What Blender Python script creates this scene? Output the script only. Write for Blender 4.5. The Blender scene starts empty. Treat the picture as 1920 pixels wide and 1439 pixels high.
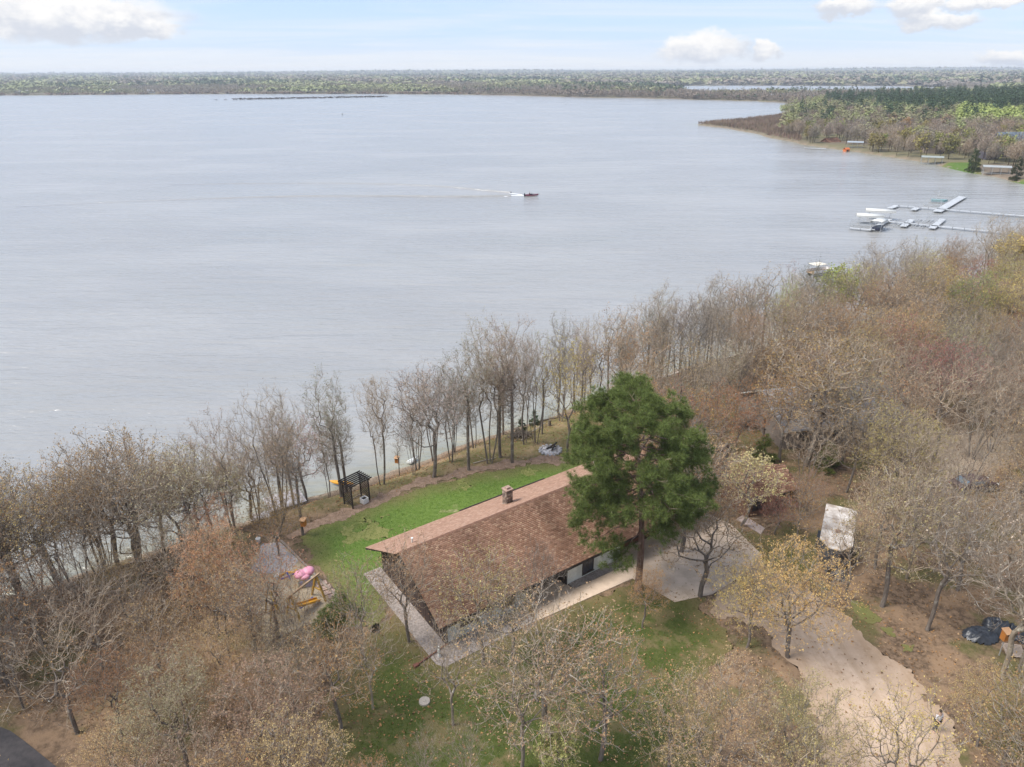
import bpy, bmesh, math, random
import numpy as np
from mathutils import Matrix, Vector

# ------------------------------------------------------------------ camera, world, sun, exposure
sc = bpy.context.scene
COL = sc.collection
F, CX, CY, PITCH, ROLL, HC = 1335.0, 960.0, 719.5, math.atan(581/1335.0), math.radians(.28), 42.0
fw = np.array([0, math.cos(PITCH), -math.sin(PITCH)])
_r0 = np.array([1.0, 0, 0]); _u0 = np.cross(_r0, fw)
rt = math.cos(ROLL)*_r0 - math.sin(ROLL)*_u0
up = math.sin(ROLL)*_r0 + math.cos(ROLL)*_u0
CAMP = np.array([0, 0, HC])
def at(x, y, z=4.0):
    """photo pixel (1920 wide) -> point on the horizontal plane at height z"""
    d = fw + (x-CX)/F*rt - (y-CY)/F*up
    return CAMP + d*((z-HC)/d[2])
def atY(x, y, Y):
    d = fw + (x-CX)/F*rt - (y-CY)/F*up
    return CAMP + d*(Y/d[1])
def proj(P):
    v = np.atleast_2d(P) - CAMP
    w = v@fw
    w = np.where(w < .5, .5, w)
    return CX + F*(v@rt)/w, CY - F*(v@up)/w

cam_d = bpy.data.cameras.new('camera'); cam = bpy.data.objects.new('camera', cam_d); COL.objects.link(cam)
cam_d.sensor_width = 36; cam_d.sensor_fit = 'HORIZONTAL'; cam_d.lens = F/1920*36
cam_d.clip_start = .5; cam_d.clip_end = 60000
M = Matrix([[rt[i], up[i], -fw[i], CAMP[i]] for i in range(3)] + [[0, 0, 0, 1]])
cam.matrix_world = M
sc.camera = cam

SUN_AZ, SUN_EL = math.radians(-102), math.radians(54)      # azimuth from +Y towards +X
SUN_STRENGTH, SKY_STRENGTH = 3.2, 0.13
HAZE = 1.25e-4
sc.view_settings.view_transform = 'Standard'; sc.view_settings.look = 'None'
sc.view_settings.gamma = 1; sc.view_settings.use_curve_mapping = False
sc.view_settings.exposure = 0.74
sc.cycles.use_denoising = True; sc.cycles.max_bounces = 6; sc.cycles.diffuse_bounces = 3; sc.cycles.glossy_bounces = 3
sc.cycles.transmission_bounces = 2; sc.cycles.transparent_max_bounces = 4; sc.cycles.volume_bounces = 0
sc.cycles.caustics_reflective = False; sc.cycles.caustics_refractive = False

class NT:
    """small helper that writes node trees"""
    def __init__(s, nt): s.nt = nt; s.nt.nodes.clear()
    def n(s, typ, props=None, **inp):
        nd = s.nt.nodes.new(typ)
        for k, v in (props or {}).items(): setattr(nd, k, v)
        for k, v in inp.items():
            k = int(k[1:]) if k[0] == '_' and k[1:].isdigit() else k.replace('_', ' ')
            s.set(nd.inputs[k], v)
        return nd
    def set(s, sock, v):
        if isinstance(v, bpy.types.NodeSocket): s.nt.links.new(v, sock)
        elif isinstance(v, bpy.types.Node): s.nt.links.new(v.outputs[0], sock)
        else:
            if hasattr(sock.default_value, '__len__') and hasattr(v, '__len__') and len(sock.default_value) == 4 and len(v) == 3: v = (*v, 1)
            sock.default_value = v
    def math(s, op, a, b=0.0, c=0.0, clamp=False):
        nd = s.n('ShaderNodeMath', dict(operation=op, use_clamp=clamp))
        for i, v in enumerate((a, b, c)): s.set(nd.inputs[i], v)
        return nd.outputs[0]
    def mix(s, f, a, b, blend='MIX'):
        nd = s.n('ShaderNodeMix', dict(data_type='RGBA', blend_type=blend))
        s.set(nd.inputs[0], f); s.set(nd.inputs[6], a); s.set(nd.inputs[7], b)
        return nd.outputs[2]
    def noise(s, vec, scale, detail=3, rough=.55, dist=0.0):
        nd = s.n('ShaderNodeTexNoise', None, Scale=scale, Detail=detail, Roughness=rough, Distortion=dist)
        if vec is not None: s.set(nd.inputs['Vector'], vec)
        return nd.outputs['Fac']
    def ramp(s, f, lo, hi, a=0.0, b=1.0):
        nd = s.n('ShaderNodeMapRange', dict(interpolation_type='SMOOTHSTEP'))
        for i, v in enumerate((f, lo, hi, a, b)): s.set(nd.inputs[i], v)
        return nd.outputs[0]
    def mapping(s, vec, loc=(0, 0, 0), rot=(0, 0, 0), scale=(1, 1, 1)):
        nd = s.n('ShaderNodeMapping'); s.set(nd.inputs[0], vec)
        nd.inputs[1].default_value = loc; nd.inputs[2].default_value = rot; nd.inputs[3].default_value = scale
        return nd.outputs[0]

# ---- world: Nishita sky, thin cirrus veil, cumulus banks
W = bpy.data.worlds.new('World'); sc.world = W; W.use_nodes = True
t = NT(W.node_tree)
sky = t.n('ShaderNodeTexSky', dict(sky_type='NISHITA', sun_disc=False, sun_elevation=SUN_EL, sun_rotation=SUN_AZ,
                                   altitude=300, air_density=1.0, dust_density=0.6, ozone_density=2.5))
dirv = t.n('ShaderNodeTexCoord').outputs['Generated']
sep = t.n('ShaderNodeSeparateXYZ', None, Vector=dirv)
az = t.math('ARCTAN2', sep.outputs[0], sep.outputs[1]); el = t.math('ARCSINE', sep.outputs[2])
ae = t.n('ShaderNodeCombineXYZ', None, X=az, Y=el).outputs[0]
hz = t.math('ADD', t.math('MAXIMUM', sep.outputs[2], 0.0), .06)
plan = t.n('ShaderNodeCombineXYZ', None, X=t.math('DIVIDE', sep.outputs[0], hz), Y=t.math('DIVIDE', sep.outputs[1], hz)).outputs[0]
cir = t.noise(t.mapping(plan, rot=(0, 0, .5), scale=(.35, .9, 1)), 1.0, 6, .6, .6)
cirrus = t.ramp(cir, .36, .74, .08, .66)
cover = t.ramp(t.noise(plan, .22, 5, .55, .2), .50, .66)                    # broken cloud over the rest of the sky
cover = t.math('MULTIPLY', cover, t.ramp(sep.outputs[2], .12, .3))
# cumulus seen over the far shore: (photo px x, y, half width, half height)
CL = [(95, 30, 230, 46), (268, 54, 75, 24), (1312, 92, 92, 34), (1432, 95, 34, 18), (1578, 13, 66, 20), (1712, 14, 58, 24), (1752, 40, 74, 18), (1860, 4, 90, 14), (1895, 110, 62, 16)]
w1 = t.noise(t.mapping(ae, scale=(1, 1.6, 1)), 26, 6, .62)
w2 = t.noise(t.mapping(ae, loc=(3, 7, 1), scale=(1, 1.6, 1)), 26, 6, .62)
wv = t.n('ShaderNodeCombineXYZ', None, X=t.math('MULTIPLY', t.math('SUBTRACT', w1, .5), .080), Y=t.math('MULTIPLY', t.math('SUBTRACT', w2, .5), .036)).outputs[0]
aew = t.n('ShaderNodeVectorMath', dict(operation='ADD')); t.set(aew.inputs[0], ae); t.set(aew.inputs[1], wv); aew = aew.outputs[0]
Mx, Sy = None, None
for (px_, py_, w_, h_) in CL:
    d = fw + (px_-CX)/F*rt - (py_-CY)/F*up; d = d/np.linalg.norm(d)
    a0, e0 = math.atan2(d[0], d[1]), math.asin(d[2])
    sa, se = F/w_*1.05, F/h_*1.1
    mp = t.mapping(aew, loc=(-a0*sa, -e0*se, 0), scale=(sa, se, 0))
    ln = t.n('ShaderNodeVectorMath', dict(operation='LENGTH')); t.set(ln.inputs[0], mp)
    m = t.math('SUBTRACT', 1.0, ln.outputs['Value'], clamp=True)
    yy = t.n('ShaderNodeSeparateXYZ', None, Vector=mp).outputs[1]
    my = t.math('MULTIPLY', m, yy)
    Mx = m if Mx is None else t.math('MAXIMUM', Mx, m)
    Sy = my if Sy is None else t.math('ADD', Sy, my)
shade = t.math('ADD', t.math('MULTIPLY', t.math('DIVIDE', Sy, t.math('ADD', Mx, .03)), .55), t.math('MULTIPLY', t.math('SUBTRACT', w1, .5), 1.6))
cum = t.ramp(Mx, .0, .42)
base = sky.outputs[0]
KS = .66/SKY_STRENGTH
hzn = t.ramp(sep.outputs[2], 0.0, .11, 1.0, 0.0)
veil = t.mix(hzn, (.74*KS, .80*KS, .90*KS), (.86*KS, .875*KS, .90*KS))
deep = t.mix(.75, base, (.46*KS, .62*KS, .93*KS))                             # pale blue behind the veil
c1 = t.mix(cirrus, deep, veil)
c1 = t.mix(t.ramp(sep.outputs[2], 0.0, .040, .90, 0.0), c1, (.86*KS, .875*KS, .90*KS))
c2 = t.mix(cover, c1, (1.05*KS, 1.04*KS, 1.05*KS))
cloudcol = t.mix(t.ramp(shade, -.35, .3), (.64*KS, .67*KS, .74*KS), (.96*KS, .94*KS, .92*KS))
c3 = t.mix(t.math('MULTIPLY', cum, .96), c2, cloudcol)
bg = t.n('ShaderNodeBackground', None, Color=c3, Strength=SKY_STRENGTH)
out = t.n('ShaderNodeOutputWorld', None, Surface=bg.outputs[0])

sd_ = bpy.data.lights.new('sun', 'SUN'); sun = bpy.data.objects.new('sun', sd_); COL.objects.link(sun)
sd_.energy = SUN_STRENGTH; sd_.angle = math.radians(28); sd_.color = (1, .95, .88)
sdir = Vector((math.sin(SUN_AZ)*math.cos(SUN_EL), math.cos(SUN_AZ)*math.cos(SUN_EL), math.sin(SUN_EL)))
sun.rotation_euler = sdir.to_track_quat('Z', 'Y').to_euler()

# ------------------------------------------------------------------ helpers
rng = np.random.default_rng(11)
def norm(a): a = np.asarray(a, float); return a/np.maximum(np.linalg.norm(a, axis=-1, keepdims=True), 1e-9)
def tag(o, label=None, cat=None, group=None, kind=None):
    if label: o['label'] = label
    if cat: o['category'] = cat
    if group: o['group'] = group
    if kind: o['kind'] = kind
    return o
def link(name, me, parent=None):
    o = bpy.data.objects.new(name, me); COL.objects.link(o)
    if parent is not None: o.parent = parent
    return o
def empty(name, loc, rz=0.0):
    o = bpy.data.objects.new(name, None); COL.objects.link(o)
    o.location = loc; o.rotation_euler = (0, 0, rz); o.empty_display_size = .3
    return o
def npmesh(name, V, faces, mats, midx=None, smooth=False, attrs=None):
    """V (n,3); faces list of int arrays (m,k); midx list matching faces (int or array)"""
    me = bpy.data.meshes.new(name)
    V = np.asarray(V, np.float32)
    me.vertices.add(len(V)); me.vertices.foreach_set('co', V.ravel())
    faces = [np.asarray(f, np.int32) for f in faces]
    nl = sum(f.size for f in faces); nf = sum(len(f) for f in faces)
    me.loops.add(nl); me.polygons.add(nf)
    me.loops.foreach_set('vertex_index', np.concatenate([f.ravel() for f in faces]))
    tot = np.concatenate([np.full(len(f), f.shape[1], np.int32) for f in faces])
    st = np.concatenate([[0], np.cumsum(tot)[:-1]]).astype(np.int32)
    me.polygons.foreach_set('loop_start', st); me.polygons.foreach_set('loop_total', tot)
    for m in mats: me.materials.append(m)
    if midx is not None:
        me.polygons.foreach_set('material_index', np.concatenate([np.broadcast_to(np.asarray(mi, np.int32), (len(f),)) for mi, f in zip(midx, faces)]))
    me.update(calc_edges=True)
    if smooth: me.polygons.foreach_set('use_smooth', np.ones(nf, bool))
    for k, a in (attrs or {}).items():
        a = np.asarray(a, np.float32)
        if a.ndim == 1:
            me.attributes.new(k, 'FLOAT', 'POINT').data.foreach_set('value', a)
        else:
            at_ = me.attributes.new(k, 'FLOAT_COLOR', 'POINT')
            at_.data.foreach_set('color', np.c_[a, np.ones(len(a))].astype(np.float32).ravel())
    return me
class MB:
    """mesh builder for hand-made things: boxes, bars, tubes, prisms"""
    def __init__(s): s.bm = bmesh.new(); s.m = 0
    def _fin(s, vs):
        for v in vs:
            for f in v.link_faces: f.material_index = s.m
    def box(s, x0, x1, y0, y1, z0, z1, bevel=0.0):
        r = bmesh.ops.create_cube(s.bm, size=1)['verts']
        for v in r: v.co = Vector(((x0+x1)/2+v.co.x*(x1-x0), (y0+y1)/2+v.co.y*(y1-y0), (z0+z1)/2+v.co.z*(z1-z0)))
        s._fin(r)
        if bevel:
            es = list({e for v in r for e in v.link_edges})
            bmesh.ops.bevel(s.bm, geom=es, offset=bevel, segments=1, affect='EDGES', profile=.5)
        return s
    def bar(s, a, b, w, h=None, roll=(0, 0, 1)):
        a, b = Vector(a), Vector(b); d = b-a; L = d.length; h = h or w
        q = d.to_track_quat('X', 'Z') if abs(d.normalized().z) < .99 else d.to_track_quat('X', 'Y')
        r = bmesh.ops.create_cube(s.bm, size=1)['verts']
        for v in r: v.co = q @ Vector((v.co.x*L, v.co.y*w, v.co.z*h)) + (a+b)/2
        s._fin(r); return s
    def tube(s, a, b, r0, r1=None, n=8):
        a, b = Vector(a), Vector(b); d = b-a; r1 = r0 if r1 is None else r1
        r = bmesh.ops.create_cone(s.bm, cap_ends=True, segments=n, radius1=r0, radius2=max(r1, 1e-4), depth=d.length)['verts']
        q = d.to_track_quat('Z', 'Y')
        for v in r: v.co = q @ v.co + (a+b)/2
        s._fin(r); return s
    def ball(s, c, r, seg=12, sc_=(1, 1, 1)):
        vs = bmesh.ops.create_uvsphere(s.bm, u_segments=seg, v_segments=seg//2+1, radius=r)['verts']
        for v in vs: v.co = Vector((v.co.x*sc_[0], v.co.y*sc_[1], v.co.z*sc_[2])) + Vector(c)
        s._fin(vs); return s
    def poly(s, pts, th=0.0):
        """polygon given by points; th extrudes it downwards"""
        vs = [s.bm.verts.new(p) for p in pts]; f = s.bm.faces.new(vs); f.material_index = s.m
        f.normal_update()
        if th:
            lo = [s.bm.verts.new((p[0], p[1], p[2]-th)) for p in pts]
            n = len(pts)
            for i in range(n):
                g = s.bm.faces.new((vs[i], lo[i], lo[(i+1) % n], vs[(i+1) % n])); g.material_index = s.m
            g = s.bm.faces.new(lo[::-1]); g.material_index = s.m
        return s
    def build(s, name, mats, parent=None, smooth=False):
        bmesh.ops.recalc_face_normals(s.bm, faces=s.bm.faces[:])
        me = bpy.data.meshes.new(name); s.bm.to_mesh(me); s.bm.free()
        for m in (mats if isinstance(mats, (list, tuple)) else [mats]): me.materials.append(m)
        if smooth:
            for p in me.polygons: p.use_smooth = True
        return link(name, me, parent)
def copy_tree(o, parent=None):
    c = o.copy(); COL.objects.link(c); c.parent = parent
    for ch in list(o.children): copy_tree(ch, c)
    return c

# ------------------------------------------------------------------ materials
def mat(name, col, rough=.85, col2=None, scale=3.0, amt=1.0, bump=0.0, bscale=None, spec=.3, metal=0.0, stretch=(1, 1, 1), detail=5, obj=True):
    m = bpy.data.materials.new(name); m.use_nodes = True; t = NT(m.node_tree)
    v = t.n('ShaderNodeTexCoord').outputs['Object' if obj else 'Generated']
    v = t.mapping(v, scale=stretch)
    c2 = col2 or tuple(.72*c for c in col)
    nz = t.ramp(t.noise(v, scale, detail, .6), .32, .68)
    c = t.mix(t.math('MULTIPLY', nz, amt), col, c2)
    b = t.n('ShaderNodeBsdfPrincipled', None, Base_Color=c, Roughness=rough, Metallic=metal)
    b.inputs['Specular IOR Level'].default_value = spec
    if bump:
        bp = t.n('ShaderNodeBump', None, Strength=bump, Distance=.03, Height=t.noise(v, bscale or scale*6, 4))
        t.set(b.inputs['Normal'], bp.outputs[0])
    t.n('ShaderNodeOutputMaterial', None, Surface=b.outputs[0])
    return m
def attr_mat(name, attr='tint', rough=.9, gain=1.0, island=0.0, translucent=False, spec=.15):
    """colour from a colour attribute stored on the mesh"""
    m = bpy.data.materials.new(name); m.use_nodes = True; t = NT(m.node_tree)
    c = t.n('ShaderNodeAttribute', dict(attribute_name=attr)).outputs['Color']
    if island:
        r = t.n('ShaderNodeNewGeometry').outputs['Random Per Island']
        c = t.mix(1.0, c, t.n('ShaderNodeCombineColor', None, Red=t.math('ADD', t.math('MULTIPLY', r, island), 1-island/2), Green=t.math('ADD', t.math('MULTIPLY', r, island), 1-island/2), Blue=t.math('ADD', t.math('MULTIPLY', r, island), 1-island/2)).outputs[0], 'MULTIPLY')
    b = t.n('ShaderNodeBsdfPrincipled', None, Base_Color=c, Roughness=rough); b.inputs['Specular IOR Level'].default_value = spec
    t.n('ShaderNodeOutputMaterial', None, Surface=b.outputs[0])
    return m
def leaf_mat(name, gain=1.0, island=.55):
    """buds and needles: the object's own colour, varied from one leaf to the next"""
    m = bpy.data.materials.new(name); m.use_nodes = True; t = NT(m.node_tree)
    oi = t.n('ShaderNodeObjectInfo')
    r = t.n('ShaderNodeNewGeometry').outputs['Random Per Island']
    g = t.math('MULTIPLY', t.math('ADD', t.math('MULTIPLY', r, island), 1-island*.5), gain)
    hs = t.n('ShaderNodeHueSaturation', None, Hue=t.math('ADD', .485, t.math('MULTIPLY', r, .03)), Value=g, Color=oi.outputs['Color'])
    b = t.n('ShaderNodeBsdfPrincipled', None, Base_Color=hs.outputs[0], Roughness=.8); b.inputs['Specular IOR Level'].default_value = .15
    tr = t.n('ShaderNodeBsdfTranslucent', None, Color=hs.outputs[0])
    mx = t.n('ShaderNodeMixShader', None, Fac=.25); t.set(mx.inputs[1], b.outputs[0]); t.set(mx.inputs[2], tr.outputs[0])
    t.n('ShaderNodeOutputMaterial', None, Surface=mx.outputs[0])
    return m
def bark_mat(name, a, b_, lich, use_obj=True):
    m = bpy.data.materials.new(name); m.use_nodes = True; t = NT(m.node_tree)
    v = t.n('ShaderNodeTexCoord').outputs['Object']
    n1 = t.noise(t.mapping(v, scale=(9, 9, 1.5)), 1.0, 4); n2 = t.noise(v, 1.7, 5, .65)
    c = t.mix(t.ramp(n1, .3, .7), a, b_)
    c = t.mix(t.math('MULTIPLY', t.ramp(n2, .52, .64), .75), c, lich)
    if use_obj: c = t.mix(1.0, c, t.n('ShaderNodeObjectInfo').outputs['Color'], 'MULTIPLY')
    else:                                                    # twigs: a little greyer or paler from tree to tree
        rn = t.n('ShaderNodeObjectInfo').outputs['Random']
        c = t.n('ShaderNodeHueSaturation', None, Saturation=t.math('ADD', .75, t.math('MULTIPLY', rn, .5)), Value=t.math('ADD', .82, t.math('MULTIPLY', rn, .5)), Color=c).outputs[0]
    bs = t.n('ShaderNodeBsdfPrincipled', None, Base_Color=c, Roughness=.95); bs.inputs['Specular IOR Level'].default_value = .1
    bp = t.n('ShaderNodeBump', None, Strength=.8, Distance=.04, Height=n1); t.set(bs.inputs['Normal'], bp.outputs[0])
    t.n('ShaderNodeOutputMaterial', None, Surface=bs.outputs[0])
    return m

M_BARK = bark_mat('bark', (.12, .098, .083), (.22, .19, .165), (.33, .32, .29))
M_TWIG = bark_mat('twig_bark', (.215, .172, .132), (.325, .268, .208), (.43, .39, .335), False)
M_LEAF = leaf_mat('buds')
M_NEEDLE = leaf_mat('needles', 1.0, .9)
M_WHITE = mat('white_paint', (.72, .73, .70), .6, (.62, .63, .60), 1.2)
M_DARK = mat('dark_stain', (.05, .038, .034), .7, (.03, .024, .022), 2.0, stretch=(1, 1, 6))
M_TIMBER = mat('weathered_timber', (.33, .27, .22), .85, (.22, .18, .15), 2.0, bump=.3, stretch=(1, 6, 6))
M_METAL = mat('galvanised_metal', (.62, .64, .66), .45, (.5, .52, .54), 2.0, metal=.6)
M_ALU = mat('dock_aluminium', (.46, .47, .48), .7, (.36, .38, .40), 1.0)
# ------------------------------------------------------------------ terrain
def P2(lst, z=4.0): return [tuple(at(x, y, z)[:2]) for x, y in lst]
NEAR_SHORE = [(-700, -420), (-250, -75), (-120, 6), (-70, 33), (-44, 50.7), (-23.7, 64.6), (-14.7, 70.6), (-4.1, 79.6), (2.8, 84.1), (14, 93), (27, 103),
              (52, 117), (75, 131), (100, 147), (130, 163), (165, 185), (205, 215), (236, 252), (228, 285)]
BAY = P2([(1920, 345), (1872, 334), (1820, 325), (1750, 308), (1690, 299), (1600, 285), (1540, 276), (1500, 271), (1470, 262), (1420, 253), (1380, 244), (1330, 238), (1300, 234)], 0)
BACK = P2([(1330, 232), (1380, 227), (1440, 220), (1480, 209)], 0) + [(400, 1085)]
FAR_SHORE = P2([(1480, 193), (1400, 189.5), (1300, 187), (1200, 184.5), (1100, 183), (1000, 180.5), (960, 179.5), (860, 177.5), (700, 176.5), (560, 176.5), (420, 176.5), (200, 178), (0, 179.5)], 0)
LAKE = np.array(NEAR_SHORE + BAY + BACK + FAR_SHORE + [(-1900, 1950), (-3200, 1500), (-3200, -900)])
LAKE2 = np.array([(380, 1560), (560, 1470), (820, 1400), (1000, 1500), (1250, 2000), (1250, 2500), (760, 2750), (480, 2700), (400, 2100)])
def sdpoly(P, poly):
    """signed distance, positive inside"""
    P = np.asarray(P, float); out = np.empty(len(P))
    A = np.asarray(poly); B = np.roll(A, -1, 0); D = B-A; L2 = (D**2).sum(1)
    for s in range(0, len(P), 20000):
        q = P[s:s+20000][:, None, :]
        w = q-A[None]; tt = np.clip((w*D).sum(2)/L2, 0, 1)
        d2 = ((w-tt[..., None]*D)**2).sum(2).min(1)
        y = q[..., 1]; c = (A[:, 1] <= y) != (B[:, 1] <= y)
        xi = A[:, 0]+(y-A[:, 1])/np.where(D[:, 1] == 0, 1e-9, D[:, 1])*D[:, 0]
        ins = ((q[..., 0] < xi) & c).sum(1) % 2 == 1
        out[s:s+20000] = np.where(ins, 1, -1)*np.sqrt(d2)
    return out
def sstep(x, a, b):
    q = np.clip((x-a)/(b-a), 0, 1); return q*q*(3-2*q)
def wob(x, y, s, seed=0.0):
    """cheap smooth noise, about -1..1"""
    x = x/s; y = y/s
    return (np.sin(x*1.7+y*.9+seed)+np.sin(-x*.8+y*1.9+seed*2.3+1)+np.sin(x*2.9-y*2.3+seed*.7+2)*.6+np.sin(x*4.7+y*5.3+seed*1.9)*.4)/2.4
def land_s(P):
    P = np.asarray(P, float)
    r = np.hypot(P[:, 0], P[:, 1])
    jig = wob(P[:, 0], P[:, 1], 3.0, 1)*.5*(r < 150) + wob(P[:, 0], P[:, 1], 25., 2)*np.clip(r/150-1, 0, 6)*1.2
    return np.minimum(-sdpoly(P, LAKE), np.where(r > 1000, -sdpoly(P, LAKE2), 1e9)) + jig
def height(P, s=None):
    P = np.asarray(P, float); s = land_s(P) if s is None else s
    r = np.hypot(P[:, 0], P[:, 1])
    near = 4.0*sstep(s, 0, 9)
    far = 1.2*sstep(s, 0, 5) + 6*sstep(s, 10, 260) + 8*sstep(s, 500, 2500) + (22+18*wob(P[:, 0], P[:, 1], 2300., 5))*sstep(r, 3500, 11000)
    z = np.where(r < 180, near, near+(far-near)*sstep(r, 180, 330))
    bed = np.maximum(s*.14, -3)-.05
    return np.where(s > 0, z, bed)
def gz(x, y): return float(height([(x, y)])[0])

NR, NA = 500, 440
rr = 8*(21000/8)**(np.arange(NR)/(NR-1)); aa = np.radians(np.linspace(-60, 60, NA))
R_, A_ = np.meshgrid(rr, aa, indexing='ij')
GX, GY = (R_*np.sin(A_)).ravel(), (R_*np.cos(A_)).ravel()
GP = np.c_[GX, GY]; GS = land_s(GP); GZ = height(GP, GS)
idx = np.arange(NR*NA).reshape(NR, NA)
quads = np.stack([idx[:-1, :-1], idx[1:, :-1], idx[1:, 1:], idx[:-1, 1:]], -1).reshape(-1, 4)
POND = P2([(1430, 800), (1900, 860)], 4)                      # (only used as a reference line between the houses)
BANKPOLY = np.array(P2([(560, 960), (640, 925), (720, 885), (800, 855), (905, 815), (1010, 770), (1110, 735), (1250, 715), (1330, 735), (1440, 780), (1430, 850), (1330, 850), (1250, 870), (1050, 875), (960, 868), (850, 888), (760, 915), (680, 950)], 3.5))
olive = sstep(sdpoly(GP, BANKPOLY), -2.5, 1.0)*(GY < 200)
CLEAR = np.array([(44, 62), (53, 66), (58, 72), (47, 72)])
sand = sstep(sdpoly(GP, CLEAR), -1.5, 1.0)*(GY < 200)
beach = np.where(np.hypot(GX, GY) < 180, sstep(GS, 1.6, .2), sstep(GS, 2.2, .3))
RYARD = np.array(P2([(1300, 690), (1420, 690), (1440, 780), (1300, 760)], 4))
farm = sstep(np.hypot(GX, GY), 250, 420)
def ground_mat():
    m = bpy.data.materials.new('leaf_litter_ground'); m.use_nodes = True; t = NT(m.node_tree)
    v = t.n('ShaderNodeTexCoord').outputs['Object']
    A = lambda k: t.n('ShaderNodeAttribute', dict(attribute_name=k)).outputs['Fac']
    n1 = t.noise(v, .35, 5, .6); n2 = t.noise(v, 2.6, 5, .65); n3 = t.noise(t.mapping(v, loc=(40, 9, 0)), .22, 4, .6); n4 = t.noise(v, 9, 3, .6)
    c = t.mix(t.ramp(n2, .35, .65), (.098, .068, .046), (.235, .160, .105))
    c = t.mix(t.ramp(n1, .46, .66), c, (.26, .175, .11))
    c = t.mix(t.math('MULTIPLY', t.ramp(n3, .52, .66), .7), c, (.10, .105, .035))
    c = t.mix(t.math('MULTIPLY', t.ramp(n4, .58, .75), .6), c, (.34, .25, .17))
    ol = t.mix(t.ramp(n2, .35, .62), (.145, .135, .050), (.21, .165, .085))
    ol = t.mix(t.ramp(n1, .5, .66), ol, (.27, .20, .115))
    c = t.mix(A('olive'), c, ol)
    c = t.mix(t.math('MULTIPLY', A('sand'), t.ramp(n1, .2, .5, .6, 1)), c, (.43, .34, .25))
    fr = t.mix(t.ramp(t.noise(v, .012, 5, .6), .42, .6), (.155, .125, .095), (.16, .145, .085))
    c = t.mix(A('far'), c, fr)
    c = t.mix(A('beach'), c, t.mix(t.ramp(n2, .4, .6), (.33, .26, .19), (.17, .135, .10)))
    b = t.n('ShaderNodeBsdfPrincipled', None, Base_Color=c, Roughness=1.0); b.inputs['Specular IOR Level'].default_value = .05
    bp = t.n('ShaderNodeBump', None, Strength=.6, Distance=.06, Height=n4); t.set(b.inputs['Normal'], bp.outputs[0])
    t.n('ShaderNodeOutputMaterial', None, Surface=b.outputs[0]); return m
me = npmesh('ground', np.c_[GX, GY, GZ], [quads], [ground_mat()], smooth=True, attrs=dict(olive=olive, sand=sand, beach=beach, far=farm))
tag(link('ground', me), kind='structure')

# ---- water
def water_mat():
    m = bpy.data.materials.new('lake_water'); m.use_nodes = True; t = NT(m.node_tree)
    v = t.n('ShaderNodeTexCoord').outputs['Object']
    sh = t.n('ShaderNodeAttribute', dict(attribute_name='shallow')).outputs['Fac']
    rip = t.noise(t.mapping(v, rot=(0, 0, .08), scale=(.42, 1.5, 1)), 1.0, 3, .55, .3)
    rip2 = t.noise(t.mapping(v, rot=(0, 0, -.12), scale=(.11, .50, 1)), 1.0, 3, .55, .3)
    rip3 = t.noise(t.mapping(v, rot=(0, 0, .05), scale=(.030, .17, 1)), 1.0, 2, .5, .2)
    gust = t.noise(t.mapping(v, scale=(.010, .022, 1)), 1.0, 4, .6)
    h = t.math('ADD', t.math('ADD', t.math('MULTIPLY', rip, .22), t.math('MULTIPLY', rip2, .55)), t.math('MULTIPLY', rip3, .9))
    bed = t.mix(t.ramp(t.noise(v, .16, 4), .4, .62), (.30, .285, .205), (.23, .23, .175))
    c = t.mix(sh, t.mix(t.ramp(gust, .35, .68), (.272, .264, .250), (.322, .314, .300)), bed)
    c = t.mix(t.math('MULTIPLY', t.ramp(t.noise(t.mapping(v, scale=(.02, .04, 1)), 1.0, 4), .45, .7), .35), c, (.275, .275, .255))
    b = t.n('ShaderNodeBsdfPrincipled', None, Base_Color=c, Roughness=t.ramp(gust, .3, .7, .17, .27), IOR=1.6)
    b.inputs['Specular IOR Level'].default_value = .5
    bp = t.n('ShaderNodeBump', None, Strength=t.ramp(gust, .3, .7, .75, 1.0), Distance=1.0, Height=h)
    t.set(b.inputs['Normal'], bp.outputs[0])
    t.n('ShaderNodeOutputMaterial', None, Surface=b.outputs[0]); return m
M_WATER = water_mat()
nr, na = 260, 240
wr = 30*(21000/30)**(np.arange(nr)/(nr-1)); wa = np.radians(np.linspace(-60, 60, na))
R_, A_ = np.meshgrid(wr, wa, indexing='ij'); wx, wy = (R_*np.sin(A_)).ravel(), (R_*np.cos(A_)).ravel()
ws = -land_s(np.c_[wx, wy])
idx = np.arange(nr*na).reshape(nr, na)
wq = np.stack([idx[:-1, :-1], idx[1:, :-1], idx[1:, 1:], idx[:-1, 1:]], -1).reshape(-1, 4)
keep = ws[wq].max(1) > -25
me = npmesh('water', np.c_[wx, wy, np.zeros(len(wx))], [wq[keep]], [M_WATER], attrs=dict(shallow=np.exp(-np.clip(ws, 0, 200)/5.0)))
tag(link('water', me), kind='structure')

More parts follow.
